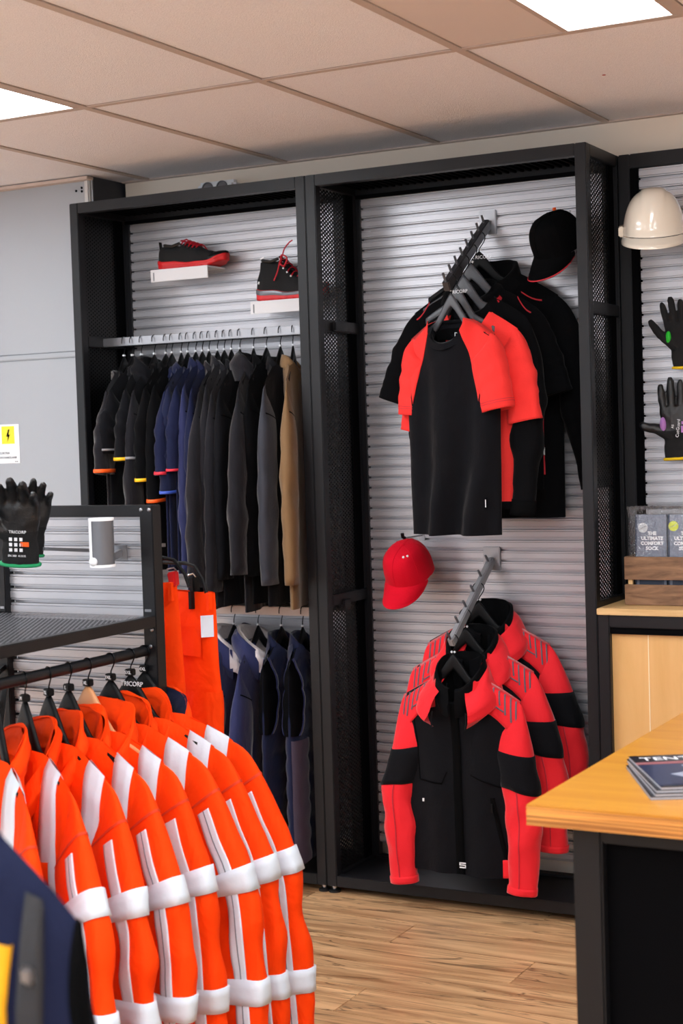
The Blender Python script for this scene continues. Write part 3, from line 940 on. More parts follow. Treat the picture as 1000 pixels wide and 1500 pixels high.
    def spatch(s, sd, parent, m, t0, t1, p0, p1, name, n=10, k=6, off=.0025, p2=None, p3=None, label=None):
        """strip on a sleeve, t0..t1 along, angles p0..p1 (deg) changing to p2..p3 at the end"""
        p2 = p0 if p2 is None else p2; p3 = p1 if p3 is None else p3
        b = MB()
        def fn(u, v):
            e = (u < .5 / (k + 2)) or (u > 1 - .5 / (k + 2))
            uu = min(1, max(0, (u * (k + 2) - 1) / k))
            ph = R(lerp(lerp(p0, p1, uu), lerp(p2, p3, uu), v))
            if sd < 0: pass
            return s.SL(sd, lerp(t0, t1, v), ph, -.001 if e else off)
        b.grid(fn, k + 2, n)
        return b.build(name, M[m], parent, smooth=True, label=label)
    def sring(s, sd, parent, m, t0, t1, name, off=.003, nu=22, n=3, tilt=0.0, label=None):
        b = MB()
        def fn(u, v):
            e = v < .001 or v > .999
            vv = min(1, max(0, (v * (n + 2) - 1) / n))
            return s.SL(sd, min(1, lerp(t0, t1, vv) + tilt * cos(2 * pi * u)), 2 * pi * u, -.003 if e else off)
        b.grid(fn, nu, n + 2, True)
        return b.build(name, M[m], parent, smooth=True, label=label)
    # ---- collars and hoods
    def neckpt(s, a, grow=0.0, dz=0.0):
        """a: angle from the back (0) round to the front (pi)"""
        k = ((1 - cos(a)) / 2) ** 2
        kb = ((1 + cos(a)) / 2) ** 2
        x = (s.nw + grow) * sin(a); y = (s.tn * (s.backk if cos(a) > 0 else 1) + grow) * cos(a)
        return Vector((x, y, -s.nf * k - s.nb * kb + dz))
    def ringpiece(s, parent, m, rows, name, a0=-150, a1=150, nu=30, fn=None, label=None, wob=.004):
        """rows: list of (grow_back, dz_back, grow_front, dz_front)"""
        b = MB()
        nr = len(rows) - 1
        def g(u, v):
            a = R(lerp(a0, a1, u))
            k = (1 - cos(a)) / 2
            x = v * nr; i = min(nr - 1, int(x)); f = x - i
            q0, q1 = rows[i], rows[i + 1]
            gb, zb, gf, zf = [lerp(q0[j], q1[j], f) for j in range(4)]
            p = s.neckpt(a, lerp(gb, gf, k), lerp(zb, zf, k))
            wv = wob * nz(u * 6 + s.seed, v * 3, 7.1 + s.seed)
            return p + Vector((wv * sin(a), wv * cos(a), wv))
        b.grid(g, nu, nr * 4)
        return b.build(name, M[m], parent, smooth=True, label=label)

def label_print(parent, g, txt, x, z, size, m='white', side=-1):
    p = g.P(x, z, side, .004)
    return text('print', txt, size, p, (R(90), 0, 0), M[m], parent)

# ------------------------------------------------------------------ orange hi-vis jackets on the rack rail
RZ = 1.0515
hv = [  # y on the rail, yaw, words, hanger mat, variant
    (-1.545, 2, 'farthest hi-vis orange jacket, navy lined collar, next to the rack post', 'hblack', 'navy'),
    (-1.603, -3, 'hi-vis orange jacket second from the rack post, folded orange collar', 'hblack', ''),
    (-1.680, -6, 'hi-vis orange jacket third from the rack post, behind the wooden hanger', 'hblack', ''),
    (-1.765, -11, 'hi-vis orange jacket with wide spread collar on the wooden hanger', 'hwood', ''),
    (-1.835, -17, 'hi-vis orange jacket just in front of the wooden hanger', 'hblack', 'snap'),
    (-1.905, -23, 'hi-vis orange jacket third from the front of the rack rail', 'hblack', 'snap'),
    (-1.985, -30, 'hi-vis orange jacket with long white chest band, second from the front', 'hblack', 'band'),
    (-2.075, -38, 'frontmost hi-vis orange jacket, mostly cut off by the photo left edge', 'hblack', 'front'),
]
sizes = ['4XL', '5XL', '3XL', 'XL', 'L', 'XL', 'M', 'S']
for i, (y, deg, lab, hm, var) in enumerate(hv):
    yaw = R(deg)
    hanger(('pale wooden hanger in the ' if hm == 'hwood' else 'black hanger in the ') + lab.split(',')[0], (RX, y, RZ), yaw, hl=.058, m=hm,
           clip='dark', size=sizes[i], brand='TRICORP' if i == 1 else None, group='hangers on the rack rail', hookr=.0148, apexh=.080 if hm == 'hwood' else .064, prof=(.150, .082, .235, .062))
    t = thing('hivis_jacket', lab, 'jacket', (RX, y, RZ - .150), (0, 0, yaw), 'hi-vis jackets on the rack rail')
    r2 = random.Random(40 + i)
    g = Garment(sw=.235, drop=.062, L=.75, wc=.275, wh=.30, t=.028, nw=.082, nf=.12, nb=.0, fold=.016, seed=i + 1, tn=.040, nfold=3.5)
    dx = .02 * r2.uniform(-1, 1)
    g.set_sleeves([(.048, -.004, -.033), (.115 + dx * .5, -.010, -.145), (.178 + dx, -.018, -.30), (.212 + dx, -.03, -.72)], [(.040, 0, -.035), (.09, 0, -.15), (.13, -.005, -.30), (.155, -.01, -.70)], r=(.090, .090, .082), flat=.34, wr=.008, sq=.62)
    g.build(t, 'orange')
    for sd in (1, -1):
        sl = g.sleeve(sd, t, 'orange', nu=32, nv=48)
        cw = 10
        # vertical tape, two bands round the sleeve
        g.spatch(sd, sl, 'tape', .205, 1.0, -73, -49, 'vertical_tape', n=36, off=.0035)
        if i % 2 == 0: 
            g.spatch(sd, sl, 'tapeline', .205, 1.0, -62, -60, 'stitch_line', n=36, k=2, off=.0042)
        g.sring(sd, sl, 'tape', .395 - .014 * i + .010 * (i % 3), .465 - .014 * i + .010 * (i % 3), 'sleeve_band', off=.0055, nu=32)
        g.sring(sd, sl, 'tape', .735 - .022 * i, .801 - .022 * i, 'sleeve_band', off=.0055, nu=32)
        g.spatch(sd, sl, 'orangedark', .170, .178, -170, 40, 'seam', n=2, k=12, off=.0015)
    for side in (-1, 1):
        for sg in (1, -1):
            if var in ('band', 'front'):
                A = [(sg * .128, g.top(.128, side)), (sg * .125, -.20), (sg * .12, -.40), (sg * .12, -.70)]
                B = [(sg * .185, g.top(.185, side)), (sg * .19, -.20), (sg * .185, -.40), (sg * .185, -.70)]
            else:
                A = [(sg * .168, g.top(.168, side)), (sg * .162, -.20), (sg * .155, -.66)]
                B = [(sg * .226, g.top(.226, side)), (sg * .214, -.20), (sg * .205, -.66)]
            g.patch(t, 'tape', A, B, 'brace_tape', side=side, n=24)
    for side in (-1, 1):
        for z0 in (-.40, -.62):
            g.patch(t, 'tape', [(-.27, z0), (.27, z0)], [(-.27, z0 - .06), (.27, z0 - .06)], 'body_band', side=side, n=30, off=.004)
    # zip flap
    g.patch(t, 'orangedark', [(-.02, -.11), (-.02, -.70)], [(.022, -.11), (.022, -.70)], 'zip_flap', n=16, off=.004)
    # collar: inside stands up, outside folds over the shoulders
    inn = 'navy' if var == 'navy' else 'orange'
    spread = .018 if hm == 'hwood' else 0
    g.ringpiece(t, inn, [(-.004, -.015, -.010, -.03), (-.002, .020, .004, -.022), (.008 + spread, .050, .042 + spread, -.012)], 'collar_lining', -136, 136, wob=.012)
    g.ringpiece(t, 'orange', [(.008 + spread, .050, .042 + spread, -.012), (.013 + spread, .051, .050 + spread, -.014), (.020 + spread * .6, .016, .068 + spread, -.060), (.015, -.016, .040, -.092)], 'collar', -136, 136, wob=.012)
    if var == 'navy':
        g.patch(t, 'navy', [(.03, -.05), (.05, -.16)], [(.085, -.02), (.09, -.15)], 'inner_facing', n=6, off=.006)
    if var == 'snap':
        for sg in (1, -1):
            p = g.neckpt(R(128 * sg), .052, -.028)
            MB().ball(p, (.007, .007, .006)).build('snap_button', M['hblack'], t)
    # chest pocket flap
    g.patch(t, 'orange', [(.06, -.23), (.17, -.22)], [(.062, -.275), (.172, -.265)], 'pocket_flap', n=8, off=.006)

# ------------------------------------------------------------------ orange trousers behind the rack
def trousers(label, loc, yaw, half=.20, L=.95, seed=1, strip=False):
    t = thing('work_trousers', label, 'trousers', loc, (0, 0, yaw), 'orange trousers by the rack')
    q = seed * 2.1
    def body(u, v):
        a = 2 * pi * u
        z = -v * .27
        w_ = half * lerp(1, 1.07, v)
        c = cos(a); x = w_ * (abs(c) ** .8) * (1 if c >= 0 else -1)
        y = .032 * sin(a) * lerp(.5, 1, min(1, v * 3)) + .006 * nz(x * 9 + q, z * 6, q)
        return (x, y, z + (.004 * nz(x * 20, q, 1) if v < .01 else 0))
    MB().grid(body, 40, 10, True).build('seat', M['orange'], t, smooth=True)
    for sd in (1, -1):
        def leg(u, v):
            a = 2 * pi * u
            z = -.25 - v * (L - .25)
            hw = lerp(half * .535, half * .43, v)
            cx = sd * lerp(half * .535, half * .62, v)
            c = cos(a)
            x = cx + hw * (abs(c) ** .75) * (1 if c >= 0 else -1)
            y = lerp(.032, .045, v) * sin(a) + .008 * nz(x * 11 + q, z * 7, q + sd) + .004 * nz(x * 30, z * 22, q)
            return (x, y, z)
        lg = MB().grid(leg, 26, 26, True).build('leg', M['orange'], t, smooth=True)
        pk = MB()
        pk.grid(lambda u, v: (sd * half * .52 + lerp(-.055, .065, u), -.046 + .004 * nz(u * 4, v * 4, q), -.36 - v * .20), 6, 8)
        pk.grid(lambda u, v: (sd * half * .52 + lerp(-.058, .068, u), -.052 + .004 * nz(u * 4, v * 2, q + 2), -.345 - v * .06), 6, 4)
        pk.build('cargo_pocket', M['orange'], lg, smooth=True)
        fl = MB().grid(lambda u, v: (sd * half * .62 + lerp(-.055, .045, u), -.037 + .004 * nz(u * 4, v * 2, q), -.085 - v * .075), 6, 4)
        fl.build('pocket_flap', M['orange'], t, smooth=True)
    MB().box(.020, .030, -.036, -.032, -.080, -.042).build('velcro_tab', M['blackdeep'], t, smooth=False)
    if strip:
        MB().grid(lambda u, v: (half * lerp(.93, 1.02, u), -.040 + .030 * u, -.055 - v * .055), 2, 4).build('reflective_strip', M['tape'], t, smooth=True)
    bt = MB()
    for x in (-.12, -.02, .105, .17):
        bt.box(x - .005, x + .005, -.030, -.018, -.042, .003)
        bt.build('belt_loop', M['orange'] if x != .105 else M['hblack'], t, smooth=False); bt = MB()
    return t
def clip_hanger(label, loc, yaw, half=.19):
    t = thing('clip_hanger', label, 'hanger', loc, (0, 0, yaw), 'trouser hangers by the rack')
    MB().tube([(0, 0, -.045), (0, 0, -.028), (.012, 0, -.016), (.013, 0, -.004), (0, 0, .0035), (-.012, 0, -.004)], .002, 7).build('hook', M['wire'], t)
    MB().tube([(-half + .0, 0, -.118), (-half + .012, 0, -.085), (-half + .040, 0, -.052), (-half + .075, 0, -.045), (half - .075, 0, -.045), (half - .040, 0, -.052), (half - .012, 0, -.085), (half, 0, -.118)], .0048, 8).build('arched_bar', M['hblack'], t)
    for x, mm in ((half - .045, 'redrub'), (-half + .05, 'hblack')):
        c = MB(); c.prism([(x - .012, -.082), (x + .010, -.078), (x + .012, -.116), (x - .006, -.118)], -.012, .012, 'y')
        cl = c.build('clip', M[mm if loc[1] < -1.3 else 'hblack'], t, smooth=False, bevel=.003)
        MB().tube([(x - .012, -.006, -.074), (x + .006, -.006, -.070), (x + .014, -.006, -.078)], .0022, 6).build('clip_spring', M['chrome'], cl)
    return t
TX = GX1 - .02
th = thing('slatwall_hook', 'hook on the far side of the rack end panel carrying the orange trousers', 'hook', (TX - .197, -1.481, 1.284), (0, 0, 0))
MB().box(-.015, .015, 0, .006, -.02, .02).build('back_plate', M['steel'], th, smooth=False)
MB().bar((0, 0, 0), (0, .30, -.020), .009, .009).build('peg', M['steel'], th, smooth=False)
clip_hanger('black arched clip hanger with red clip on the front orange trousers', (TX - .195, -1.37, 1.292), R(4))
trousers('front pair of orange work trousers with cargo pocket, right of the rack post', (TX - .215, -1.37, 1.184), R(4), half=.175, seed=2)
clip_hanger('black arched clip hanger on the rear orange trousers', (TX - .200, -1.22, 1.268), R(-14))
trousers('rear pair of orange work trousers with reflective strip at the waist', (TX - .155, -1.22, 1.150), R(-14), half=.165, seed=5, strip=True)

# ------------------------------------------------------------------ waterfall arms on the centre slatwall
def waterfall(label, p, q, pegs, width=.024, height=.034, m='armgrey'):
    t = thing('waterfall_arm', label, 'display arm', p, (0, 0, 0), 'sloping hanging arms')
    d = Vector(q) - Vector(p)
    MB().box(-.030, .030, -.002, .010, -.035, .045).build('wall_plate', M['steel'], t, smooth=False, bevel=.002)
    MB().bar((0, -.002, 0), d, width, height).build('arm_bar', M[m], t, smooth=False, bevel=.003)
    n = Vector((0, 0, 1))
    u = (n - d.normalized() * n.dot(d.normalized())).normalized()
    for i in range(pegs):
        f = lerp(.06, .985, i / (pegs - 1))
        a = d * f + u * (height / 2 - .004)
        MB().tube([a, a + u * .030 + Vector((0, -.006, 0))], .0042, 8).build('peg', M['tubegrey'], t)
    return t
A1p, A1q = Vector((.527, .288, 2.222)), Vector((.535, -.075, 1.990))
A2p, A2q = Vector((.510, .288, 1.105)), Vector((.503, -.045, .868))
waterfall('grey sloping arm with pegs holding the black and red shirts, upper', A1p, A1q, 8)
waterfall('grey sloping arm with pegs holding the red hooded jackets, lower', A2p, A2q, 6, .020, .030, 'armlight')
def on(p, q, f, h=.017): return p.lerp(q, f) + Vector((0, 0, h))

# --- upper group ------------------------------------------------------------------------
GU = 'hangers on the upper arm'
def raglan(g, t, m, z1=-.19):
    for side in (-1, 1):
        for sg in (1, -1):
            nn = 6
            A = [(sg * lerp(g.nw * 1.0, g.sw, k / nn), g.top(lerp(g.nw * 1.0, g.sw, k / nn), side)) for k in range(nn + 1)]
            Q = [(g.nw * .9, -.040 if side < 0 else -.012), (.070, -.070), (.084, -.105), (.096, -.145), (.106, -.190), (.114, -.225), (.122, -.26)]
            B = [(sg * Q[k][0], Q[k][1]) for k in range(nn + 1)]
            g.patch(t, m, A, B, 'raglan_panel', side=side, n=18, k=7, off=.003)

# 1 frontmost tee
p = on(A1p, A1q, .90)
yaw = R(-10)
hanger('grey hanger of the frontmost black and red raglan t-shirt', p, yaw, hl=.058, m='hgrey', clip=False, group=GU, hookr=.021, apexh=.040, thick=.011, prof=(.140, .066, .158, .055))
t = thing('raglan_tshirt', 'frontmost black t-shirt with coral red raglan sleeves on the upper arm', 't-shirt', (p.x, p.y, p.z - .140), (0, 0, yaw))
g = Garment(sw=.158, drop=.055, L=.675, wc=.172, wh=.165, t=.058, nw=.066, nf=.080, nb=.004, fold=.030, backk=.5, seed=3, tn=.055, nfold=3.4, ts=.020)
g.set_sleeves([(.026, -.005, -.040), (.048, -.010, -.115), (.068, -.015, -.225)], [(.022, 0, -.040), (.036, 0, -.115), (.046, -.005, -.235)], r=(.055, .054, .053), flat=.85, wr=.003)
b = g.build(t, 'blk2', nu=44, nv=40)
raglan(g, t, 'redtee')
for sd in (1, -1):
    sl = g.sleeve(sd, t, 'redtee', nu=28, nv=30)
    for tt in (.90, .925): g.sring(sd, sl, 'reddark', tt, tt + .006, 'hem_stitch', off=.0012)
g.ringpiece(t, 'blk2', [(-.006, -.022, -.004, -.022), (.001, .005, .002, .006), (.012, -.004, .014, -.018)], 'collar_rib', -180, 180, 40, wob=.001)
g.ringpiece(t, 'blkdeep', [(-.006, -.06, -.030, -.035), (-.002, -.004, -.002, -.004)], 'back_neck', -100, 100, 20, wob=.001)
tp = g.neckpt(0, -.012, -.040)
text('neck_print', 'D', .020, tp + Vector((0.008, -.004, -.004)), (R(88), 0, 0), M['white'], t)
hp = g.P(.135, -.575, -1, .004)
lb = MB().box(-.005, .005, -.001, .001, -.018, .018).build('hem_label', M['blackdeep'], t, smooth=False); lb.location = hp
MB().box(-.0015, .0015, -.0015, -.001, -.012, .012).build('label_print', M['white'], lb, smooth=False)

# 2 second tee, all red front with black piping
p = on(A1p, A1q, .76)
hanger('grey hanger with white brand print, second on the upper arm', p, R(-8), hl=.062, m='hgrey', clip=False, brand='TRICORP', group=GU, hookr=.021, apexh=.045, prof=(.150, .066, .165, .06))
t = thing('red_tshirt', 'coral red t-shirt with black collar and hem, just behind the raglan t-shirt', 't-shirt', (p.x + .040, p.y + .002, p.z - .150), (0, 0, R(-4)))
g = Garment(sw=.165, drop=.06, L=.625, wc=.188, wh=.186, t=.030, nw=.066, nf=.075, nb=.004, fold=.008, seed=8, tn=.032)
g.set_sleeves([(.030, -.005, -.045), (.058, -.010, -.13), (.084, -.02, -.28)], [(.030, 0, -.045), (.060, 0, -.14), (.092, -.005, -.30)], r=(.060, .062, .056), flat=.6, wr=.004)
g.build(t, 'redtee')
for sd in (1, -1):
    sl = g.sleeve(sd, t, 'redtee', nu=26)
    g.spatch(sd, sl, 'blk', .06, .70, -128, -100, 'black_insert', n=18, k=3)
g.ringpiece(t, 'blk', [(-.004, -.02, -.004, -.02), (.001, .005, .002, .005), (.012, -.004, .014, -.014)], 'collar_rib', -180, 180, 36, wob=.001)
g.patch(t, 'blk', [(-.186, -.600), (.186, -.600)], [(-.186, -.626), (.186, -.626)], 'hem_band', n=24)

# 3 black sweater, long sleeves
p = on(A1p, A1q, .60)
hanger('grey hanger of the black long-sleeved sweater, middle of the upper arm', p, R(-4), hl=.062, m='hgrey', clip=False, group=GU, hookr=.021, apexh=.050, prof=(.140, .066, .170, .06))
t = thing('black_sweater', 'black sweater with long ribbed-cuff sleeves behind the red t-shirt', 'sweater', (p.x + .036, p.y, p.z - .140), (0, 0, R(-3)))
g = Garment(sw=.170, drop=.06, L=.62, wc=.195, wh=.185, t=.040, nw=.066, nf=.06, nb=.004, fold=.010, seed=12, tn=.05)
g.set_sleeves([(.030, -.005, -.05), (.066, -.02, -.16), (.085, -.06, -.33), (.060, -.10, -.63)], [(.030, 0, -.05), (.056, 0, -.15), (.072, -.01, -.30), (.055, -.02, -.50)], r=(.054, .050, .036), flat=.75, wr=.006)
g.build(t, 'blk')
for sd in (1, -1):
    sl = g.sleeve(sd, t, 'blk')
    g.sring(sd, sl, 'blkdeep', .93, 1.0, 'cuff', off=-.004 + .006)
g.ringpiece(t, 'blk', [(-.004, -.02, -.004, -.02), (.001, .012, .002, .010), (.012, .004, .014, -.010)], 'collar_rib', -180, 180, 36, wob=.001)
for x, z in ((-.03, .02), (.03, -.03)): pass
for sg in (-1, 1):
    g.ringpiece(t, 'reddark', [(.014, .016, .016, .012), (.022, .010, .026, -.004)], 'collar_piping', 60 * sg, 100 * sg, 10, wob=.001)

# 4 black polo with red shoulder piping
p = on(A1p, A1q, .42)
hanger('black hanger of the black polo with red piping on the upper arm', p, R(4), hl=.062, m='hgrey', clip=True, group=GU, hookr=.021, apexh=.050, prof=(.135, .070, .205, .075))
t = thing('black_polo', 'black polo shirt with thin red shoulder piping, second from the slatwall', 'polo shirt', (p.x + .005, p.y, p.z - .135), (0, 0, R(4)))
g = Garment(sw=.205, drop=.075, L=.66, wc=.225, wh=.22, t=.035, nw=.070, nf=.07, nb=.004, fold=.010, seed=15, tn=.045)
g.set_sleeves([(.040, 0, -.05), (.082, 0, -.15), (.115, 0, -.27)], [(.040, 0, -.05), (.092, 0, -.15), (.135, 0, -.27)], r=(.060, .066, .066), flat=.45, wr=.004)
g.build(t, 'blk')
for sd in (1, -1):
    g.sleeve(sd, t, 'blk')
    n = 5
    A = [(sd * lerp(.150, .200, k / n), -.045 - .055 * (k / n) - .01 * sin(pi * k / n)) for k in range(n + 1)]
    g.patch(t, 'reddark', A, [(x, z - .004) for x, z in A], 'shoulder_piping', n=10, k=2, off=.004)
g.ringpiece(t, 'blk', [(-.002, -.01, -.002, -.02), (.004, .028, .006, .020), (.020, .020, .03, .004), (.028, -.006, .045, -.03)], 'collar', -165, 165, 30)

# 5 rearmost black softshell with red piping
p = on(A1p, A1q, .22)
hanger('black hanger with white brand print, nearest the slatwall on the upper arm', p, R(8), hl=.062, m='hblack', clip=True, brand='TRICORP', group=GU, hookr=.021, apexh=.050, prof=(.135, .072, .215, .085))
t = thing('black_softshell', 'large black softshell jacket with thin red piping nearest the slatwall', 'jacket', (p.x + .045, p.y - .006, p.z - .135), (0, 0, R(10)))
g = Garment(sw=.215, drop=.085, L=.80, wc=.225, wh=.222, t=.036, nw=.072, nf=.08, nb=.004, fold=.010, seed=18, tn=.045)
g.set_sleeves([(.045, -.005, -.055), (.095, -.01, -.18), (.130, -.02, -.36), (.155, -.02, -.62)], [(.02, 0, -.06), (.04, 0, -.2), (.05, 0, -.36), (.03, 0, -.60)], r=(.070, .062, .046), flat=.55, wr=.006)
g.build(t, 'blk', nv=36)
for sd in (1, -1):
    sl = g.sleeve(sd, t, 'blk')
n = 6
A = [(lerp(.10, .165, k / n), -.070 - .030 * (k / n) - .006 * sin(pi * k / n)) for k in range(n + 1)]
g.patch(t, 'reddark', A, [(x, z - .004) for x, z in A], 'chest_piping', n=10, k=2, off=.004)
A = [(.172, -.26), (.168, -.36), (.158, -.50), (.160, -.66)]
g.patch(t, 'reddark', A, [(x + .005, z) for x, z in A], 'side_piping', n=22, k=2, off=.004)
A = [(.118, -.44), (.110, -.55), (.106, -.60)]
g.patch(t, 'reddark', A, [(x + .005, z) for x, z in A], 'pocket_piping', n=12, k=2, off=.004)
pp = g.P(.162, -.585, -1, .005)
MB().box(-.004, .004, -.001, .001, -.012, .012).build('side_tag', M['skinlabel'], t, smooth=False).location = pp
g.ringpiece(t, 'blk', [(-.002, -.01, -.002, -.02), (.002, .045, .006, .040), (.012, .045, .016, .038), (.022, -.006, .030, -.02)], 'stand_collar', -172, 172, 30)

# --- lower group: red and black hooded softshells ---------------------------------------
GL = 'hangers on the lower arm'
def softshell(label, hlabel, f, yaw, dx, dz, seed, Rp, Lp, wh=.212):
    p = on(A2p, A2q, f, .015)
    hanger(hlabel, p, R(yaw), hl=.060, m='hblack', clip=True, group=GL, hookr=.019, apexh=.050, prof=(.130 - dz, .066, .204, .072))
    t = thing('hooded_softshell', label, 'jacket', (p.x + dx, p.y, p.z - .130 + dz), (0, 0, R(yaw)), 'red and black hooded softshell jackets')
    g = Garment(sw=.204, drop=.072, L=.625, wc=.222, wh=wh, t=.050, nw=.066, nf=.075, nb=.004, fold=.009, seed=seed, tn=.056, ts=.022)
    g.set_sleeves(Rp, Lp, r=(.060, .056, .046), flat=.75, wr=.005)
    g.build(t, 'blk2', nu=44, nv=40)
    for sd in (1, -1):
        sl = g.sleeve(sd, t, 'red', nu=28, nv=40)
        # black band above the elbow, slanting
        g.sring(sd, sl, 'blk2', .290, .480, 'black_band', off=.0025, tilt=.035 * 1, nu=28, n=6)
        g.spatch(sd, sl, 'reddark', .48, .985, -92, -88, 'sleeve_seam', n=14, k=2, off=.0015)
        g.sring(sd, sl, 'red', .965, .999, 'cuff', off=.003)
    for side in (-1, 1):
        for sg in (1, -1):
            nn = 6
            A = [(sg * lerp(g.nw, g.sw, k / nn), g.top(lerp(g.nw, g.sw, k / nn), side)) for k in range(nn + 1)]
            B = [(sg * lerp(.064, .218, (k / nn) ** 1.0), -.092 - .034 * (k / nn) - .105 * (k / nn) ** 2.4) for k in range(nn + 1)]
            g.patch(t, 'red', A, B, 'shoulder_yoke', side=side, n=20, k=7, off=.003)
    # slate line prints on the yokes
    for sg in (1, -1):
        for k in range(5):
            x = .118 + .0185 * k
            z0 = g.top(x, -1) - .010
            ln = (.052, .040, .058, .070, .080)[k]
            q = .004 * k
            x = min(x, .190)
            g.patch(t, 'printgrey', [(sg * x, z0), (sg * (x + .006), z0 - ln)], [(sg * (x + .0044), z0), (sg * (x + .0104), z0 - ln)], 'line_print', n=6, k=1, off=.0055)
        g.patch(t, 'printgrey', [(sg * .122, -.078), (sg * .158, -.100)], [(sg * .122, -.0825), (sg * .158, -.1045)], 'line_print', n=4, k=1, off=.0055)
    # zip, seams, pockets, hem
    g.patch(t, 'blkdeep', [(-.012, -.080), (-.008, -.624)], [(.016, -.080), (.018, -.624)], 'front_zip', n=22, k=3, off=.0045)
    g.patch(t, 'blkdeep', [(-.165, -.10), (-.14, -.20), (-.135, -.33)], [(-.162, -.10), (-.137, -.20), (-.132, -.33)], 'chest_seam', n=14, k=1, off=.002)
    g.patch(t, 'blkdeep', [(-.132, -.33), (-.05, -.335), (-.035, -.30)], [(-.132, -.334), (-.05, -.340), (-.032, -.30)], 'chest_seam', n=14, k=1, off=.0025)
    g.patch(t, 'blkdeep', [(.05, -.30), (.185, -.35)], [(.05, -.304), (.185, -.354)], 'chest_seam', n=12, k=1, off=.0025)
    g.patch(t, 'blkdeep', [(.115, -.37), (.152, -.56)], [(.127, -.37), (.164, -.56)], 'pocket_zip', n=12, k=2, off=.004)
    z = g.P(.121, -.40, -1, .006)
    MB().box(-.003, .003, -.002, .001, -.016, .012).build('zip_pull', M['hblack'], t, smooth=False).location = z
    z = g.P(-.118, -.395, -1, .006)
    MB().box(-.003, .003, -.002, .001, -.006, .004).build('zip_pull', M['clipwhite'], t, smooth=False).location = z
    g.patch(t, 'red', [(.148, -.567), (.203, -.567)], [(.148, -.624), (.203, -.624)], 'red_hem_corner', n=8, k=6, off=.005)
    g.patch(t, 'mesh', [(.200, -.30), (.196, -.565)], [(.216, -.30), (.214, -.565)], 'grey_side_panel', n=10, k=2, off=.003)
    b = MB(); 
    b.grid(lambda u, v: g.S(cos(pi * (1 - u)), .004, 1, -.004) + Vector((0, -.02 * v, .004 - .018 * v)), 24, 3)
    b.build('red_lining', M['red'], t, smooth=True)
    # logo: two stacked rounded bars
    for x, z in ((.012, -.594),):
        c = g.P(x, z, -1, .0062)
        lg = MB()
        lg.box(-.011, .011, 0, .001, .004, .008); lg.box(-.011, .011, 0, .001, -.002, .001); lg.box(-.011, .011, 0, .001, -.010, -.006)
        lg.box(-.011, -.008, 0, .001, .001, .008); lg.box(.008, .011, 0, .001, -.010, -.001)
        lg.build('logo_print', M['white'], t, smooth=False).location = c
    # inner neck label
    lbx = g.neckpt(0, -.010, -.055)
    lw = MB().box(-.016, .016, -.002, 0, -.026, .014).build('neck_label', M['blackdeep'], t, smooth=False); lw.location = lbx
    q = MB(); q.box(-.011, .009, -.003, -.002, .004, .008); q.box(-.011, .009, -.003, -.002, -.004, -.001); q.box(-.011, -.008, -.003, -.002, -.004, .008); q.box(.006, .009, -.003, -.002, -.012, -.001); q.box(-.011, .009, -.003, -.002, -.014, -.011)
    q.build('logo_print', M['white'], lw, smooth=False)
    # hood: black inside, red outside, opened round the neck and falling over the shoulders
    g.ringpiece(t, 'blkdeep', [(-.012, -.080, -.012, -.060), (-.004, -.01, -.006, -.01), (.002, .055, .002, .034), (.010, .075, .006, .044)], 'hood_lining', -172, 172, 44, wob=.006)
    g.ringpiece(t, 'blk', [(.010, .075, .006, .044), (.020, .072, .014, .040), (.026, .030, .020, -.010), (.016, -.02, .014, -.05)], 'hood_edge', -172, 172, 44, wob=.006)
    g.ringpiece(t, 'red', [(.022, .058, .020, .020), (.034, .044, .040, -.006), (.056, .000, .076, -.044), (.066, -.034, .078, -.070), (.040, -.05, .044, -.090)], 'hood', -149, 149, 44, wob=.010)
    for sg in (-1, 1):
        a = [g.neckpt(R(150 * sg), .050, -.035), g.neckpt(R(150 * sg), .056, -.065), g.neckpt(R(152 * sg), .055, -.085)]
        MB().tube(a, .0022, 6).build('drawcord', M['hblack'], t)
    return t
softshell('rear red and black hooded softshell, nearest the slatwall on the lower arm', 'black hanger of the rear red hooded jacket', .34, 12, .030, .0, 23,
          [(.035, -.005, -.06), (.085, -.01, -.19), (.115, -.015, -.35), (.110, -.01, -.57)], [(.02, 0, -.06), (.04, 0, -.19), (.05, 0, -.35), (.03, 0, -.57)])
softshell('middle red and black hooded softshell on the lower arm', 'black hanger of the middle red hooded jacket', .66, 6, .020, .004, 29,
          [(.032, -.005, -.06), (.076, -.01, -.19), (.105, -.015, -.35), (.100, -.015, -.57)], [(.02, 0, -.06), (.04, 0, -.19), (.05, 0, -.35), (.03, 0, -.57)])
softshell('front red and black hooded softshell with its whole front showing, lower arm', 'black hanger in the front red hooded jacket', .955, -1, .022, -.002, 34,
          [(.020, -.004, -.065), (.046, -.010, -.19), (.066, -.020, -.36), (.050, -.030, -.60)], [(.018, -.004, -.065), (.040, -.010, -.18), (.074, -.018, -.29), (.064, -.025, -.43), (.044, -.030, -.61)])

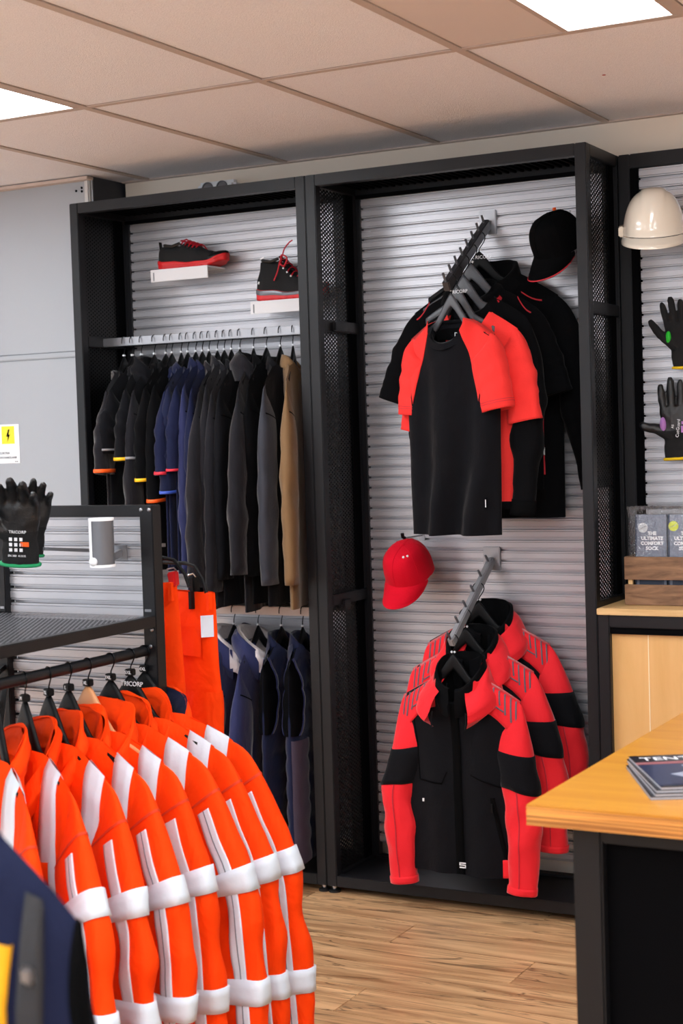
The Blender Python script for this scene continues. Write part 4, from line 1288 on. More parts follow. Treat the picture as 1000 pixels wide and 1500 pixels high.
# ------------------------------------------------------------------ dark workwear on the two rails of the left bay
ZR1, ZR2 = 1.919 + .0006, .949 + .0006
GH = 'black hangers on the upper rail'
def side_garment(x, label, short, m, L=.70, sleeve='long', slen=.56, trim=None, trimpos=(.95, 1.0), seed=0, yaw=102, cat='jacket', zr=ZR1, neck=.125,
                 sw=.190, wc=.205, wh=.21, t=.020, collar='stand', out=.05, name='work_jacket', quilt=0, cm=None, lining=None, r=None, dy=0.0, trim2=None, hl=.07, hm='hblack', group=None, fold=.006, extra=None, shm=None):
    hanger('black hanger of the ' + short, (x, RAILY, zr), R(yaw), hl=hl, half=.185, drop=.10, m=hm, clip=True, group=GH if zr > 1.5 else 'black hangers on the lower rail', hookr=.0195, apexh=.045, thick=.009, prof=(neck, .072, sw, .075))
    o = thing(name, label, cat, (x, RAILY + dy, zr - neck), (0, 0, R(yaw)), group)
    g = Garment(sw=sw, drop=.075, L=L, wc=wc, wh=wh, t=t, nw=.072, nf=.075, nb=.004, fold=fold, seed=seed, tn=.032, quilt=quilt)
    g.build(o, m, nu=22, nv=26 if not quilt else 60)
    if sleeve != 'none':
        r = r or ((.066, .060, .050) if sleeve == 'long' else (.066, .070, .070))
        for sd in (1, -1):
            k = slen
            pts = [(.020, 0, -.05), (.030 + out * .5, 0, -.22 * k - .04), (.038 + out * .8, 0, -.55 * k - .02), (.036 + out, 0, -k - .03)]
            if sd > 0: pts = [(.020, 0, -.05), (.04, 0, -.22 * k - .04), (.06, 0, -.55 * k - .02), (.06, 0, -k - .03)]
            if sd < 0: g.set_sleeves(pts, pts, r=r, flat=.42, wr=.005)
            else: g.set_sleeves(pts, pts, r=r, flat=.42, wr=.005)
            sl = g.sleeve(sd, o, shm or m, nu=18, nv=26)
            if sd < 0:
                if trim: g.sring(sd, sl, trim, trimpos[0], trimpos[1], 'sleeve_trim', off=.0025, nu=18, n=2, tilt=.012)
                if trim2: g.sring(sd, sl, trim2[0], trim2[1], trim2[2], 'sleeve_trim', off=.0025, nu=18, n=2, tilt=.012)
                if sleeve == 'long':
                    g.spatch(sd, sl, 'blackdeep', .190, .197, 60, 330, 'shoulder_seam', n=1, k=14, off=.0012)
    cm = cm or m
    if collar == 'stand':
        g.ringpiece(o, cm, [(-.006, -.015, -.006, -.02), (.0, .030, .004, .026), (.008, .032, .012, .026), (.016, -.012, .022, -.024)], 'collar', -168, 168, 26)
    elif collar == 'polo':
        g.ringpiece(o, cm, [(-.006, -.010, -.006, -.02), (.0, .022, .004, .016), (.012, .014, .022, .0), (.018, -.010, .036, -.03)], 'collar', -162, 162, 24)
    elif collar == 'crew':
        g.ringpiece(o, cm, [(-.004, -.016, -.004, -.016), (.002, .006, .002, .005), (.010, -.006, .010, -.012)], 'collar_rib', -180, 180, 24, wob=.001)
    elif lining:
        g.ringpiece(o, lining, [(-.012, -.05, -.012, -.10), (.002, .0, .0, -.03), (.018, .045, .032, .012), (.032, .052, .056, -.008)], 'fleece_lining', -165, 165, 30, wob=.014)
        g.ringpiece(o, cm, [(.032, .052, .056, -.008), (.048, .036, .072, -.040), (.050, -.02, .064, -.085), (.034, -.06, .040, -.11)], 'hood', -118, 118, 30, wob=.014)
        for sg in (-1, 1):
            g.ringpiece(o, lining, [(.032, .052, .050, .000), (.050, .036, .072, -.030), (.050, -.02, .066, -.075)], 'fleece_lapel', 112 * sg, 168 * sg, 10, wob=.014)
    elif collar == 'hood':
        g.ringpiece(o, lining or cm, [(-.010, -.05, -.012, -.05), (.0, .01, .0, -.01), (.012, .050, .014, .024)], 'hood_lining', -165, 165, 30, wob=.010)
        g.ringpiece(o, cm, [(.012, .050, .014, .024), (.030, .052, .030, .020), (.050, .010, .050, -.022), (.040, -.05, .040, -.06)], 'hood', -165, 165, 30, wob=.012)
    if extra: extra(g, o)
    return o, g

UR = 'garments on the upper rail of the left bay'
specs = [
    (-.852, 'leftmost dark t-shirt on the upper rail, orange sleeve trim', 'leftmost t-shirt with orange trim', dict(m='char', sleeve='short', slen=.26, trim='trimorange', trimpos=(.95, .985), collar='crew', cat='t-shirt', name='work_tshirt', out=.07, L=.66)),
    (-.815, 'black t-shirt with pale grey sleeve trim, second from the left on the upper rail', 'second t-shirt with grey trim', dict(m='blk2', sleeve='short', slen=.19, trim='trimgrey', trimpos=(.93, .955), collar='crew', cat='t-shirt', name='work_tshirt', out=.05, L=.66)),
    (-.775, 'black polo with yellow sleeve trim, third from the left on the upper rail', 'third shirt with yellow trim', dict(m='blk2', sleeve='short', slen=.22, trim='trimyellow', trimpos=(.95, .985), collar='polo', cat='polo shirt', name='work_polo', out=.05, L=.70)),
    (-.718, 'black hooded jacket with pale piping round the sleeve on the upper rail', 'hooded jacket with pale piping', dict(m='blk2', sleeve='long', slen=.58, trim='trimgrey', trimpos=(.42, .432), collar='hood', out=.05, L=.72, shm='char')),
    (-.668, 'black shirt with yellow sleeve trim right of the hooded jacket', 'shirt with yellow trim right of the hood', dict(m='blk', sleeve='short', slen=.30, trim='trimyellow', trimpos=(.955, .985), collar='polo', cat='polo shirt', name='work_polo', out=.04, L=.70)),
    (-.642, 'black shirt with long half sleeves and orange trim on the upper rail', 'half sleeve shirt with orange trim', dict(m='blk', sleeve='short', slen=.38, trim='trimorange', trimpos=(.955, .98), collar='polo', cat='polo shirt', name='work_polo', out=.03, L=.72)),
    (-.602, 'navy polo with red sleeve trim, first navy garment on the upper rail', 'first navy polo with red trim', dict(m='navy2', sleeve='short', slen=.26, trim='trimred', trimpos=(.955, .985), collar='polo', cat='polo shirt', name='work_polo', out=.05, L=.70)),
    (-.574, 'navy shirt with blue sleeve edge right of the first navy polo', 'navy shirt with blue edge', dict(m='navy', sleeve='short', slen=.34, trim='trimblue', trimpos=(.965, .99), collar='polo', cat='polo shirt', name='work_polo', out=.03, L=.70)),
    (-.540, 'navy t-shirt with thin red trim between the navy garments', 'navy t-shirt with thin red trim', dict(m='navy2', sleeve='short', slen=.26, trim='trimred', trimpos=(.96, .985), collar='crew', cat='t-shirt', name='work_tshirt', out=.03, L=.72)),
    (-.512, 'long faded navy jacket reaching lowest of the navy garments', 'long faded navy jacket', dict(m='navy2', sleeve='long', slen=.62, collar='stand', out=.015, L=.80, shm='navy3')),
    (-.484, 'dark navy jacket, last navy garment before the charcoal jackets', 'dark navy jacket', dict(m='navy2', sleeve='long', slen=.60, collar='stand', out=.03, L=.76)),
    (-.449, 'first charcoal softshell with flared sleeve right of the navy garments', 'first charcoal softshell', dict(m='char', sleeve='long', slen=.64, collar='stand', out=.10, L=.84, r=(.066, .070, .075))),
    (-.420, 'second charcoal softshell on the upper rail', 'second charcoal softshell', dict(m='char', sleeve='long', slen=.60, collar='stand', out=.04, L=.82)),
    (-.391, 'third charcoal softshell on the upper rail, lighter sleeve', 'third charcoal softshell', dict(m='char', sleeve='long', slen=.66, collar='stand', out=.05, L=.82)),
    (-.356, 'black jacket left of the wide open-collar jacket on the upper rail', 'black jacket left of the open collar', dict(m='blk2', sleeve='long', slen=.62, collar='stand', out=.02, L=.82)),
    (-.300, 'wide charcoal jacket with open pointed collar on the upper rail', 'wide charcoal jacket', dict(m='char', sleeve='long', slen=.60, collar='hood', out=.09, L=.84, yaw=106, r=(.075, .080, .060), sw=.21)),
    (-.248, 'black jacket right of the wide charcoal jacket on the upper rail', 'black jacket right of the wide one', dict(m='blk', sleeve='long', slen=.62, collar='stand', out=.03, L=.82)),
    (-.192, 'blue grey work jacket beside the brown jacket on the upper rail', 'blue grey work jacket', dict(m='blk2', shm='greyblue', sleeve='long', slen=.64, collar='stand', out=.03, L=.82, r=(.062, .064, .058))),
    (-.142, 'olive brown work jacket at the right end of the upper rail', 'brown work jacket', dict(m='brown', sleeve='long', slen=.64, collar='stand', out=.045, L=.83, yaw=112, r=(.064, .066, .056), cm='brown')),
]
for i, (x, lab, short, kw) in enumerate(specs):
    kw = dict(kw); kw.setdefault('yaw', 103 + random.Random(i).uniform(-5, 3))
    side_garment(x, lab, short, seed=50 + i, group=UR, neck=.122 + .012 * random.Random(i + 9).uniform(-1, 1), **kw)

def vest_hole(g, o):
    for side in (-1, 1):
        n = 12
        A, B = [], []
        for k in range(n + 1):
            a = k / n
            z = lerp(g.top(.152, side) - .004, -.30, a)
            x = -(.152 + .020 * a - .030 * sin(pi * a))
            A.append((x, z)); B.append((x - .010, z))
        g.patch(o, 'navy3', A, B, 'armhole_binding', side=side, n=18, k=2, off=.010)
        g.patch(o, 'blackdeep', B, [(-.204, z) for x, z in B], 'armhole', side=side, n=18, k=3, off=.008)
LR = 'navy garments on the lower rail of the left bay'
lower = [
    (-.520, 'navy hooded jacket at the left end of the lower rail, behind the orange trousers', 'leftmost navy hooded jacket', dict(m='navy', collar='hood', sleeve='long', slen=.58, out=.05, L=.70)),
    (-.420, 'navy jacket with grey fleece hood lining, second on the lower rail', 'second navy jacket', dict(m='navy3', collar='hood', lining='fleece', sleeve='long', slen=.58, out=.06, L=.70, yaw=98, t=.026)),
    (-.320, 'navy jacket with fleece lined hood in the middle of the lower rail', 'middle navy jacket', dict(m='navy3', collar='hood', lining='fleece', sleeve='long', slen=.60, out=.07, L=.72, yaw=100, t=.026, r=(.072, .074, .060))),
    (-.225, 'navy padded vest with open armhole on the lower rail', 'navy padded vest', dict(m='navy', collar='stand', sleeve='none', L=.70, name='padded_vest', cat='vest', quilt=.075, extra=vest_hole, t=.026, yaw=100)),
    (-.140, 'navy quilted vest with smooth purple grey side at the right end of the lower rail', 'right end quilted vest', dict(m='navy', collar='stand', sleeve='none', L=.74, name='padded_vest', cat='vest', quilt=.075, extra=vest_hole, t=.034, yaw=104, cm='navy')),
]
for i, (x, lab, short, kw) in enumerate(lower):
    kw = dict(kw); kw.setdefault('yaw', 100)
    o, g = side_garment(x, lab, short, seed=80 + i, group=LR, zr=ZR2, neck=.115, **kw)
    if i == 4:
        g.patch(o, 'purplegrey', [(-.204, -.315), (-.208, -.73)], [(-.120, -.315), (-.120, -.73)], 'smooth_side_panel', n=20, k=6, off=.010)
        for k in range(5): pass

# ------------------------------------------------------------------ shoes, ledges, caps, helmet, gloves and small goods
def ledge(label, loc, L=.245):
    t = thing('shoe_ledge', label, 'display ledge', loc, (0, 0, 0), 'shoe ledges')
    MB().box(0, L, 0, .122, -.006, 0).build('tray', M['ledger'], t, smooth=False, bevel=.001)
    MB().box(0, L, 0, .004, -.044, -.006).build('front_lip', M['ledger'], t, smooth=False, bevel=.001)
    MB().box(.012, .016, -.001, 0, -.040, -.010).build('label_edge', M['tubegrey'], t, smooth=False)
    MB().box(.0, .004, .004, .12, -.030, -.006).build('end_flange', M['ledger'], t, smooth=False)
    return t
ledge('pale grey ledge under the low black and red shoe', (-.748, .172, 2.158))
ledge('pale grey ledge under the black and red ankle boot', (-.330, .172, 2.016))

def shoe(name, label, loc, yaw, L=.285, ankle=.0, lacem='reddark', stripe='redrub', toe=None):
    """toe along +x, heel at x=0, sole on z=0. ankle: extra shaft height"""
    t = thing(name, label, 'shoe', loc, (0, 0, yaw))
    def halfw(u):
        return interp([(0, .012), (.03, .026), (.12, .034), (.4, .032), (.68, .046), (.88, .038), (.97, .020), (1, .008)], u)
    def soleh(u): return (1.35 if ankle else 1) * interp([(0, .030), (.25, .028), (.5, .020), (.85, .020), (1, .026)], u)
    def lift(u): return interp([(0, .006), (.1, 0), (.75, 0), (1, .018)], u)
    sole = MB()
    def sf(u, v):
        a = 2 * pi * v
        w_ = halfw(u) + .004
        z = lift(u) + soleh(u) * (.5 + .5 * max(-1, min(1, 1.5 * sin(a)))) + .003 * sin(u * 55) * (1 if -.7 < sin(a) < .2 else 0)
        return (L * u, w_ * max(-1, min(1, 1.35 * cos(a))), z)
    g = MB(); n = 22
    for i in range(41):
        for k in range(n): g.v.append(sf(i / 40, k / n))
    for i in range(40):
        for k in range(n):
            g.f.append((i * n + k, i * n + (k + 1) % n, (i + 1) * n + (k + 1) % n, (i + 1) * n + k))
    g.f.append(tuple(range(n))); g.f.append(tuple(40 * n + k for k in range(n)))
    so = g.build('sole', M[stripe], t, smooth=True)
    st = MB()
    for sd in (-1, 1):
        st.grid(lambda u, v, sd=sd: (L * u, sd * (halfw(u) + .0052 + .0015 * sin(pi * v)), lift(u) + soleh(u) * lerp(.52, .95, v) * (1 if u > .05 else 1)), 40, 3)
    st.build('midsole_band', M['tubegrey'] if ankle else M['redrub'], so, smooth=True)
    top = lambda u: interp([(0, .085 + ankle), (.10, .088 + ankle), (.30, .080 + ankle), (.40, .094 + ankle * .75), (.55, .078 + ankle * .15), (.75, .058), (.92, .044), (1, .034)], u)
    upm = MB(); nn = 20
    def uf(u, v):
        a = pi * v
        z0 = lift(u) + soleh(u) * .8
        h = top(u) - z0
        s_ = sin(a)
        k = s_ ** .55
        w_ = halfw(u) * (1 - .10 * k)
        z = z0 + h * k
        shaft = smooth(.06, .12, z) * (1 - smooth(.42, .6, u))
        w_ *= 1 - .12 * shaft
        x = L * u + (.014 * shaft * (1 - u * 2))
        c = cos(a)
        return (x, w_ * (abs(c) ** .7) * (1 if c > 0 else -1), z)
    for i in range(41):
        for k in range(nn + 1): upm.v.append(uf(i / 40, k / nn))
    for i in range(40):
        for k in range(nn):
            upm.f.append((i * (nn + 1) + k, i * (nn + 1) + k + 1, (i + 1) * (nn + 1) + k + 1, (i + 1) * (nn + 1) + k))
    upm.build('upper', M['knit'], t, smooth=True)
    # padded collar, tongue, laces, heel tab, toe cap, overlay
    ct = .088 + ankle
    MB().tube([(L * .07, 0, ct + .004), (L * .12, -.024, ct), (L * .24, -.027, ct - .006), (L * .34, -.018, ct + .004)], .0055, 8).build('collar', M['rubber'], t)
    MB().tube([(L * .07, 0, ct + .004), (L * .12, .024, ct), (L * .24, .027, ct - .006), (L * .34, .018, ct + .004)], .0055, 8).build('collar', M['rubber'], t)
    MB().grid(lambda u, v: (L * lerp(.34, .60, v), lerp(-.019, .019, u), lerp(.100 + ankle * .95, .074 + ankle * .12, v) + .006 * sin(pi * u)), 6, 8).build('tongue', M[lacem] if not ankle else M['knit'], t, smooth=True)
    for i in range(5):
        f = i / 4
        x = L * lerp(.385, .60, f); z = lerp(.098 + ankle * .72, .076 + ankle * .06, f)
        w_ = lerp(.024, .028, f)
        MB().tube([(x - .004, -w_, z - .012), (x, -w_ * .5, z + .003), (x + .004, 0, z + .008), (x + .008, w_ * .5, z + .003), (x + .012, w_, z - .012)], .0028, 6).build('lace', M[lacem], t)
        MB().ball((x - .005, -w_ - .001, z - .012), .0036, 8, 5).build('eyelet', M['whiteplastic'] if ankle else M['rubber'], t)
    if ankle:
        z = .098 + ankle * .76
        MB().tube(catmull([(L * .38, -.026, z - .006), (L * .42, -.036, z + .016), (L * .50, -.038, z + .004), (L * .45, -.036, z - .022), (L * .38, -.032, z - .012)], 20), .0028, 6).build('lace_bow', M[lacem], t)
        MB().tube(catmull([(L * .40, -.028, z), (L * .44, -.026, z + .035), (L * .50, -.02, z + .058), (L * .55, -.02, z + .066)], 14), .0024, 6).build('lace_end', M[lacem], t)
        MB().tube(catmull([(L * .38, -.030, z - .006), (L * .36, -.038, z - .040), (L * .31, -.042, z - .072)], 12), .0024, 6).build('lace_end', M[lacem], t)
        MB().bar((L * .06, -.029, .062), (L * .075, -.032, .070), .003, .006).build('heel_stitch', M['whiteplastic'], t, smooth=False)
        MB().bar((L * .10, -.030, .148), (L * .16, -.032, .154), .003, .005).build('pull_loop', M['whiteplastic'], t, smooth=False)
    else:
        MB().grid(lambda u, v: (L * lerp(.02, .0, v) , lerp(-.010, .010, u), lerp(.06, .105, v)), 4, 4).build('heel_tab', M['knit'], t, smooth=True)
    ov = MB()
    ov.grid(lambda u, v: (L * lerp(.80, 1.0, v), (halfw(lerp(.80, 1, v)) + .003) * cos(pi * u), lift(lerp(.8, 1, v)) + .020 + (lerp(.030, .014, v)) * sin(pi * u)), 14, 8)
    ov.build('toe_cap', M['rubber'], t, smooth=True)
    return t
shoe('safety_shoe', 'low black and red safety shoe with red sole on the upper left ledge', (-.742, .232, 2.1585), R(0), L=.288)
shoe('safety_boot', 'black ankle boot with red laces and red sole on the right ledge', (-.330, .232, 2.0165), R(2), L=.275, ankle=.055)

def cap(label, loc, rot, m, eyelets=None, underm=None, pegm='hblack'):
    t = thing('baseball_cap', label, 'cap', loc, rot)
    rx, ry, rz = .080, .092, .104
    def dome(u, v):
        a = 2 * pi * u; b = v * pi / 2
        k = cos(b) ** .62; h = sin(b) ** .95
        fr = max(0, -sin(a))
        x = rx * k * cos(a); y = ry * k * sin(a) - .010 * fr * h * (1 - h)
        # panel seams press the cloth in a little
        seam = min(abs(((a / (2 * pi) * 6 + .5) % 1) - .5), .08) / .08
        s_ = 1 - .014 * (1 - seam)
        z = rz * h + .010 * fr * sin(pi * h) - .012 * max(0, sin(a)) * (1 - h) - .010 * max(0, 1 - v * 12)
        return (x * s_, y * s_, z)
    MB().grid(dome, 72, 22, True).build('crown', M[m], t, smooth=True)
    def brimf(u, v, dz=0.0):
        a = R(lerp(190, 350, u))
        e = sin(pi * (u)) ** .55
        x = rx * 1.0 * cos(a) * (1 - .10 * v * v); y = ry * sin(a) * .985 - .062 * v * e
        z = -.002 - .044 * v * e - .026 * (abs(cos(a)) ** 2) * (.35 + .65 * v) + .020 * v + dz
        return (x, y, z - .020 * v)
    b = MB(); b.grid(lambda u, v: brimf(u, v), 30, 8)
    br = b.build('brim', M[m], t, smooth=True)
    b = MB(); b.grid(lambda u, v: brimf(u, v, -.004), 30, 8)
    b.build('brim_underside', M[m], br, smooth=True)
    b = MB(); b.tube([brimf(i / 30, 1, -.002) for i in range(31)], .0026, 6); b.build('brim_edge', M[underm or m], br)
    for v in (.35, .6, .85):
        MB().tube([Vector(brimf(i / 24, v)) + Vector((0, 0, .0006)) for i in range(1, 24)], .0006, 4).build('brim_stitching', M[m], br)
    MB().ball((0, 0, rz), (.008, .008, .005), 10, 6).build('top_button', M[m], t)
    for k in range(6):
        a = (k + .5) / 6 + .5 / 6
        MB().tube([Vector(dome(a + 1 / 12, v / 12)) * 1.006 for v in range(13)], .0011, 4).build('panel_seam', M[m], t)
    if eyelets:
        for q in (.845, .885): MB().ball(Vector(dome(q, .66)) * 1.004, .0042, 8, 5).build('eyelet', M[eyelets], t)
    return t
cap('red cap hanging on the slatwall below the t-shirts, left of the jackets', (.262, .165, 1.078), (R(30), R(6), R(-6)), 'redcap', eyelets='whiteplastic')
cap('black cap with red under-brim hanging in the upper right corner of the centre bay', (.812, .190, 2.122), (R(31), R(8), R(-26)), 'blkdeep', underm='reddark')
def peg_hook(label, loc, L, tip='hblack', grp='cap hooks'):
    t = thing('slatwall_hook', label, 'hook', loc, (0, 0, 0), grp)
    MB().box(-.012, .012, -.003, .006, -.02, .02).build('back_plate', M['steel'], t, smooth=False, bevel=.001)
    MB().tube([(0, 0, 0), (0, -L, .0), (0, -L - .008, .004), (0, -L - .012, .014)], .003, 8).build('peg', M['steel'], t)
    MB().tube([(0, -L + .004, .0), (0, -L - .009, .004), (0, -L - .013, .016)], .0062, 8).build('peg_tip', M[tip], t)
    return t
peg_hook('hook through the top of the red cap', (.250, .297, 1.188), .14)
peg_hook('hook with orange tip holding the black cap', (.800, .297, 2.222), .10, 'trimorange')

# helmet
t = thing('hard_hat', 'ivory safety helmet on the right slatwall, top right of the photo', 'helmet', (1.130, .160, 2.128), (R(13), 0, R(16)))
HX, HY, HZ = .092, .118, .132
def shell(u, v):
    a = 2 * pi * u; b = v * pi / 2
    k = cos(b) ** .72; h = sin(b) ** .98
    x, y, z = HX * k * cos(a), HY * k * sin(a), HZ * h
    ridge = smooth(.040, .032, abs(x)) if abs(x) < .05 else 0
    z += .005 * ridge * smooth(.35, .75, h)
    fl = smooth(.16, .02, h) * max(0, -sin(a))
    return (x * (1 + .03 * (1 - h) ** 3), y * (1 + .03 * (1 - h) ** 3) - .010 * fl, z)
MB().grid(shell, 72, 26, True).build('shell', M['helmet'], t, smooth=True)
b = MB()
def rim(u, v):
    a = 2 * pi * u; f = max(0, -sin(a)); o = .004 + .030 * f ** 1.5
    x0, y0, _ = shell(u, 0)
    ex = 1 + (.05 + .02 * f) * v
    return (x0 * ex, y0 * ex - o * v * (1 if f > 0 else 0), -.002 - .014 * v - .006 * v * f)
b.grid(rim, 72, 5, True)
b.grid(lambda u, v: Vector(rim(u, 1)) + Vector((0, 0, -.008 * v)), 72, 1, True)
b.build('brim', M['helmet'], t, smooth=True)
for sg in (-1, 1):
    q = MB().prism([(sg * .088, -.006), (sg * .106, -.004), (sg * .106, .026), (sg * .090, .028)], -.030, .022, 'y')
    q.build('side_clip', M['helmet'], t, smooth=False, bevel=.003)
    q = MB().prism([(sg * .036, .0), (sg * .040, .0), (sg * .040, .004), (sg * .036, .004)], -.04, .04, 'y')
MB().grid(lambda u, v: ((HX - .012) * cos(2 * pi * u) * lerp(1, .97, v), (HY - .012) * sin(2 * pi * u), .012 - .020 * v), 40, 2, True).build('headband', M['hblack'], t, smooth=True)
th = thing('slatwall_hook', 'hook behind the ivory helmet', 'hook', (1.127, .308, 2.20), (0, 0, 0), 'hooks on the right slatwall')
MB().box(-.015, .015, -.003, .006, -.02, .02).build('back_plate', M['steel'], th, smooth=False)
MB().bar((0, 0, 0), (0, -.09, .004), .006, .006).build('peg', M['steel'], th, smooth=False)

# gloves: one continuous skin grown over palm, fingers and cuff
def glove(label, loc, rot, m='knit', spread=1.0, curl=0.0, thumb=(-.062, -.012, .098), thumb2=(-.040, -.004, .060), hem='yellowhem', coat=None, scale=1.0, flare=1.0, group=None, patchm=None, lean=0.0):
    """cuff opening at z=0, fingers up +z, back of the hand to +y, thumb towards -x"""
    t = thing('work_glove', label, 'glove', loc, rot, group)
    t.scale = (scale,) * 3
    b = MB()
    prof = [(0, .040 * flare, .016), (.03, .039, .015), (.055, .036, .014), (.075, .040, .016), (.105, .045, .017), (.130, .046, .016), (.142, .044, .013)]
    def body(u, v):
        z = .142 * v
        w_ = interp([(p[0], p[1]) for p in prof], z); d = interp([(p[0], p[2]) for p in prof], z)
        a = 2 * pi * u
        return (w_ * cos(a) + lean * z, d * sin(a), z)
    g = MB(); n = 20
    for j in range(13):
        for k in range(n): g.v.append(body(k / n, j / 12))
    for j in range(12):
        for k in range(n): g.f.append((j * n + k, j * n + (k + 1) % n, (j + 1) * n + (k + 1) % n, (j + 1) * n + k))
    g.f.append(tuple(range(n))); g.f.append(tuple(12 * n + k for k in range(n)))
    fing = [(-.034, -.060, .205, .0105), (-.012, -.020, .222, .0112), (.012, .016, .214, .0108), (.034, .050, .190, .0095)]
    for x0, x1, zt, r in fing:
        xa = lerp(x0, x1, .55 * spread)
        p = []
        for i in range(9):
            f = i / 8
            z = lerp(.115, zt, f)
            p.append((lerp(x0, xa, f) + lean * z, -curl * .05 * f * f, z - curl * .02 * f * f))
        rs = [r * 1.1, r * 1.15, r * 1.08, r, r * 1.06, r, r * .97, r * .85, r * .5]
        g.tube(p, rs, 10)
        g.ball(p[-2], (r * .9, r * .9, r * 1.0), 10, 7)
    tp = [(-.022, 0, .050), thumb2, lambda: 0, thumb]
    a, bb, c = Vector((-.018, 0, .062)), Vector(thumb2), Vector(thumb)
    pts = catmull([a, bb, (bb + c) / 2 + Vector((-.003, 0, -.003)), c], 9)
    pts = [p + Vector((lean * p.z, 0, 0)) for p in pts]
    g.tube(pts, [.016, .016, .0155, .015, .0142, .0135, .013, .0125, .011, .006], 10)
    g.ball(pts[-2], .0105, 10, 7)
    me = g.mesh('hand', M[m], True)
    src = bpy.data.objects.new('src', me); COL.objects.link(src)
    rm = src.modifiers.new('r', 'REMESH'); rm.mode = 'VOXEL'; rm.voxel_size = .0026
    sm = src.modifiers.new('s', 'SMOOTH'); sm.factor = .5; sm.iterations = 5
    dg = bpy.context.evaluated_depsgraph_get()
    me2 = bpy.data.meshes.new_from_object(src.evaluated_get(dg))
    bpy.data.objects.remove(src); bpy.data.meshes.remove(me)
    for v in me2.vertices:
        co = v.co
        k = .0012 * nz(co.x * 90, co.y * 90, co.z * 60) + .0016 * nz(co.x * 35, co.y * 35 + 5, co.z * 35)
        v.co = co + Vector((k, k, 0))
    me2.materials.clear(); me2.materials.append(M[coat or m])
    if coat: me2.materials.append(M[m])
    for pl in me2.polygons:
        pl.use_smooth = True
        if coat and pl.center.z < .078: pl.material_index = 1
    me2.name = 'hand'
    hd = link_mesh('hand', me2, t)
    MB().tube([body(k / 20, .0) for k in range(20)] + [body(0, 0)], .0042, 8, caps=False).build('hem', M[hem], t)
    if patchm:
        q = MB().ball((-.038 + lean * .098, -.010, .094), (.009, .012, .021), 12, 8)
        q.build('thumb_patch', M[patchm], t)
    return t
GW_ = 'gloves pinned on the right slatwall'
g1 = glove('black glove with green thumb patch and yellow hem, upper right slatwall', (1.188, .276, 1.715), (0, R(2), R(10)), hem='yellowhem', patchm='green', spread=.7, lean=-.17, thumb=(-.088, -.006, .150), thumb2=(-.052, -.004, .094), group=GW_)
text('print', 'A4', .010, (.012, -.0185, .10), (R(90), 0, R(0)), M['trimgrey'], g1)
g2 = glove('black coated glove with lilac thumb patch and yellow hem, lower right slatwall', (1.162, .276, 1.432), (0, R(-2), R(10)), m='knit', hem='yellowhem', patchm='lilac', coat='rubbergloss', spread=.55, thumb=(-.098, -.010, .100), thumb2=(-.056, -.004, .084), scale=1.16, group=GW_)
q = text('print', 'CutGuard', .012, (.002, -.0185, .082), (R(90), R(-82), 0), M['white'], g2)
q = text('print', 'A5', .009, (-.012, -.0185, .088), (R(90), R(-82), 0), M['white'], g2)
MB().box(.010, .026, -.0195, -.0185, .070, .088).build('lilac_square', M['lilac'], g2, smooth=False)
MB().box(.012, .024, -.0195, -.0185, .092, .100).build('size_square', M['lilac'], g2, smooth=False)
for lab, x, z in (('hook behind the green patched glove', 1.165, 1.85), ('hook behind the lilac patched glove', 1.165, 1.60)):
    th = thing('slatwall_hook', lab, 'hook', (x, .310, z), (0, 0, 0), 'hooks on the right slatwall')
    MB().box(-.012, .012, -.002, .006, -.015, .015).build('back_plate', M['steel'], th, smooth=False)
    MB().bar((0, 0, 0), (0, -.022, 0), .005, .005).build('peg', M['steel'], th, smooth=False)

# pair of black gloves and grey tube on the rack's end panel
GP = 'black gloves hanging on the rack end panel'
gA = glove('black coated glove with white care print, front of the pair on the rack', (.180, -1.735, 1.262), (R(16), R(4), R(30)), m='knit', coat='rubbergloss', hem='greenhem', spread=.12, curl=.9, flare=1.05, scale=1.08, thumb=(-.058, -.020, .125), thumb2=(-.046, -.006, .080), group=GP)
gB = glove('black coated glove partly hidden behind its mate on the rack', (.125, -1.640, 1.276), (R(10), R(8), R(46)), m='knit', coat='rubbergloss', hem='greenhem', spread=.1, curl=.8, scale=.92, thumb=(-.055, -.02, .12), thumb2=(-.046, -.006, .080), group=GP)
text('care_print', 'TRICORP', .009, (-.002, -.0185, .078), (R(90), 0, 0), M['white'], gA)
q = MB(); 
for i in range(3):
    for j in range(3): q.box(-.020 + i * .011, -.0135 + i * .011, -.0192, -.0185, .034 + j * .012, .0415 + j * .012)
q.build('care_symbols', M['white'], gA, smooth=False)
MB().box(.004, .022, -.0192, -.0185, .046, .056).build('orange_box_print', M['trimorange'], gA, smooth=False)
text('care_print', 'EN 388  4131X', .006, (-.004, -.0185, .024), (R(90), 0, 0), M['white'], gA)
th = thing('slatwall_hook', 'short grey hook on the rack end panel carrying the gloves', 'hook', (.262, -1.522, 1.275), (0, 0, 0), 'hooks on the rack end panel')
MB().box(-.016, .016, -.003, .004, -.018, .018).build('back_plate', M['tubegrey'], th, smooth=False)
MB().bar((0, 0, 0), (-.03, -.19, .02), .008, .008).build('peg', M['steel'], th, smooth=False)
th = thing('tube_holder', 'grey upright display tube with clear front on a bracket, rack end panel', 'display tube', (.345, -1.640, 1.250), (0, 0, R(20)))
MB().lathe([(.0285, 0), (.0285, .108), (.026, .108), (.026, .002)], 32).build('tube', M['tubegrey'], th, smooth='auto')
MB().grid(lambda u, v: (.0295 * cos(R(lerp(190, 236, u))), .0295 * sin(R(lerp(190, 236, u))), .110 * v), 10, 2).build('pale_sleeve', M['whiteplastic'], th, smooth=True)
MB().lathe([(.0300, .106), (.0300, .112), (.0, .112)], 32).build('top_rim', M['whiteplastic'], th)
MB().lathe([(.0300, -.002), (.0300, .004), (.0, .004)], 32).build('bottom_rim', M['whiteplastic'], th)
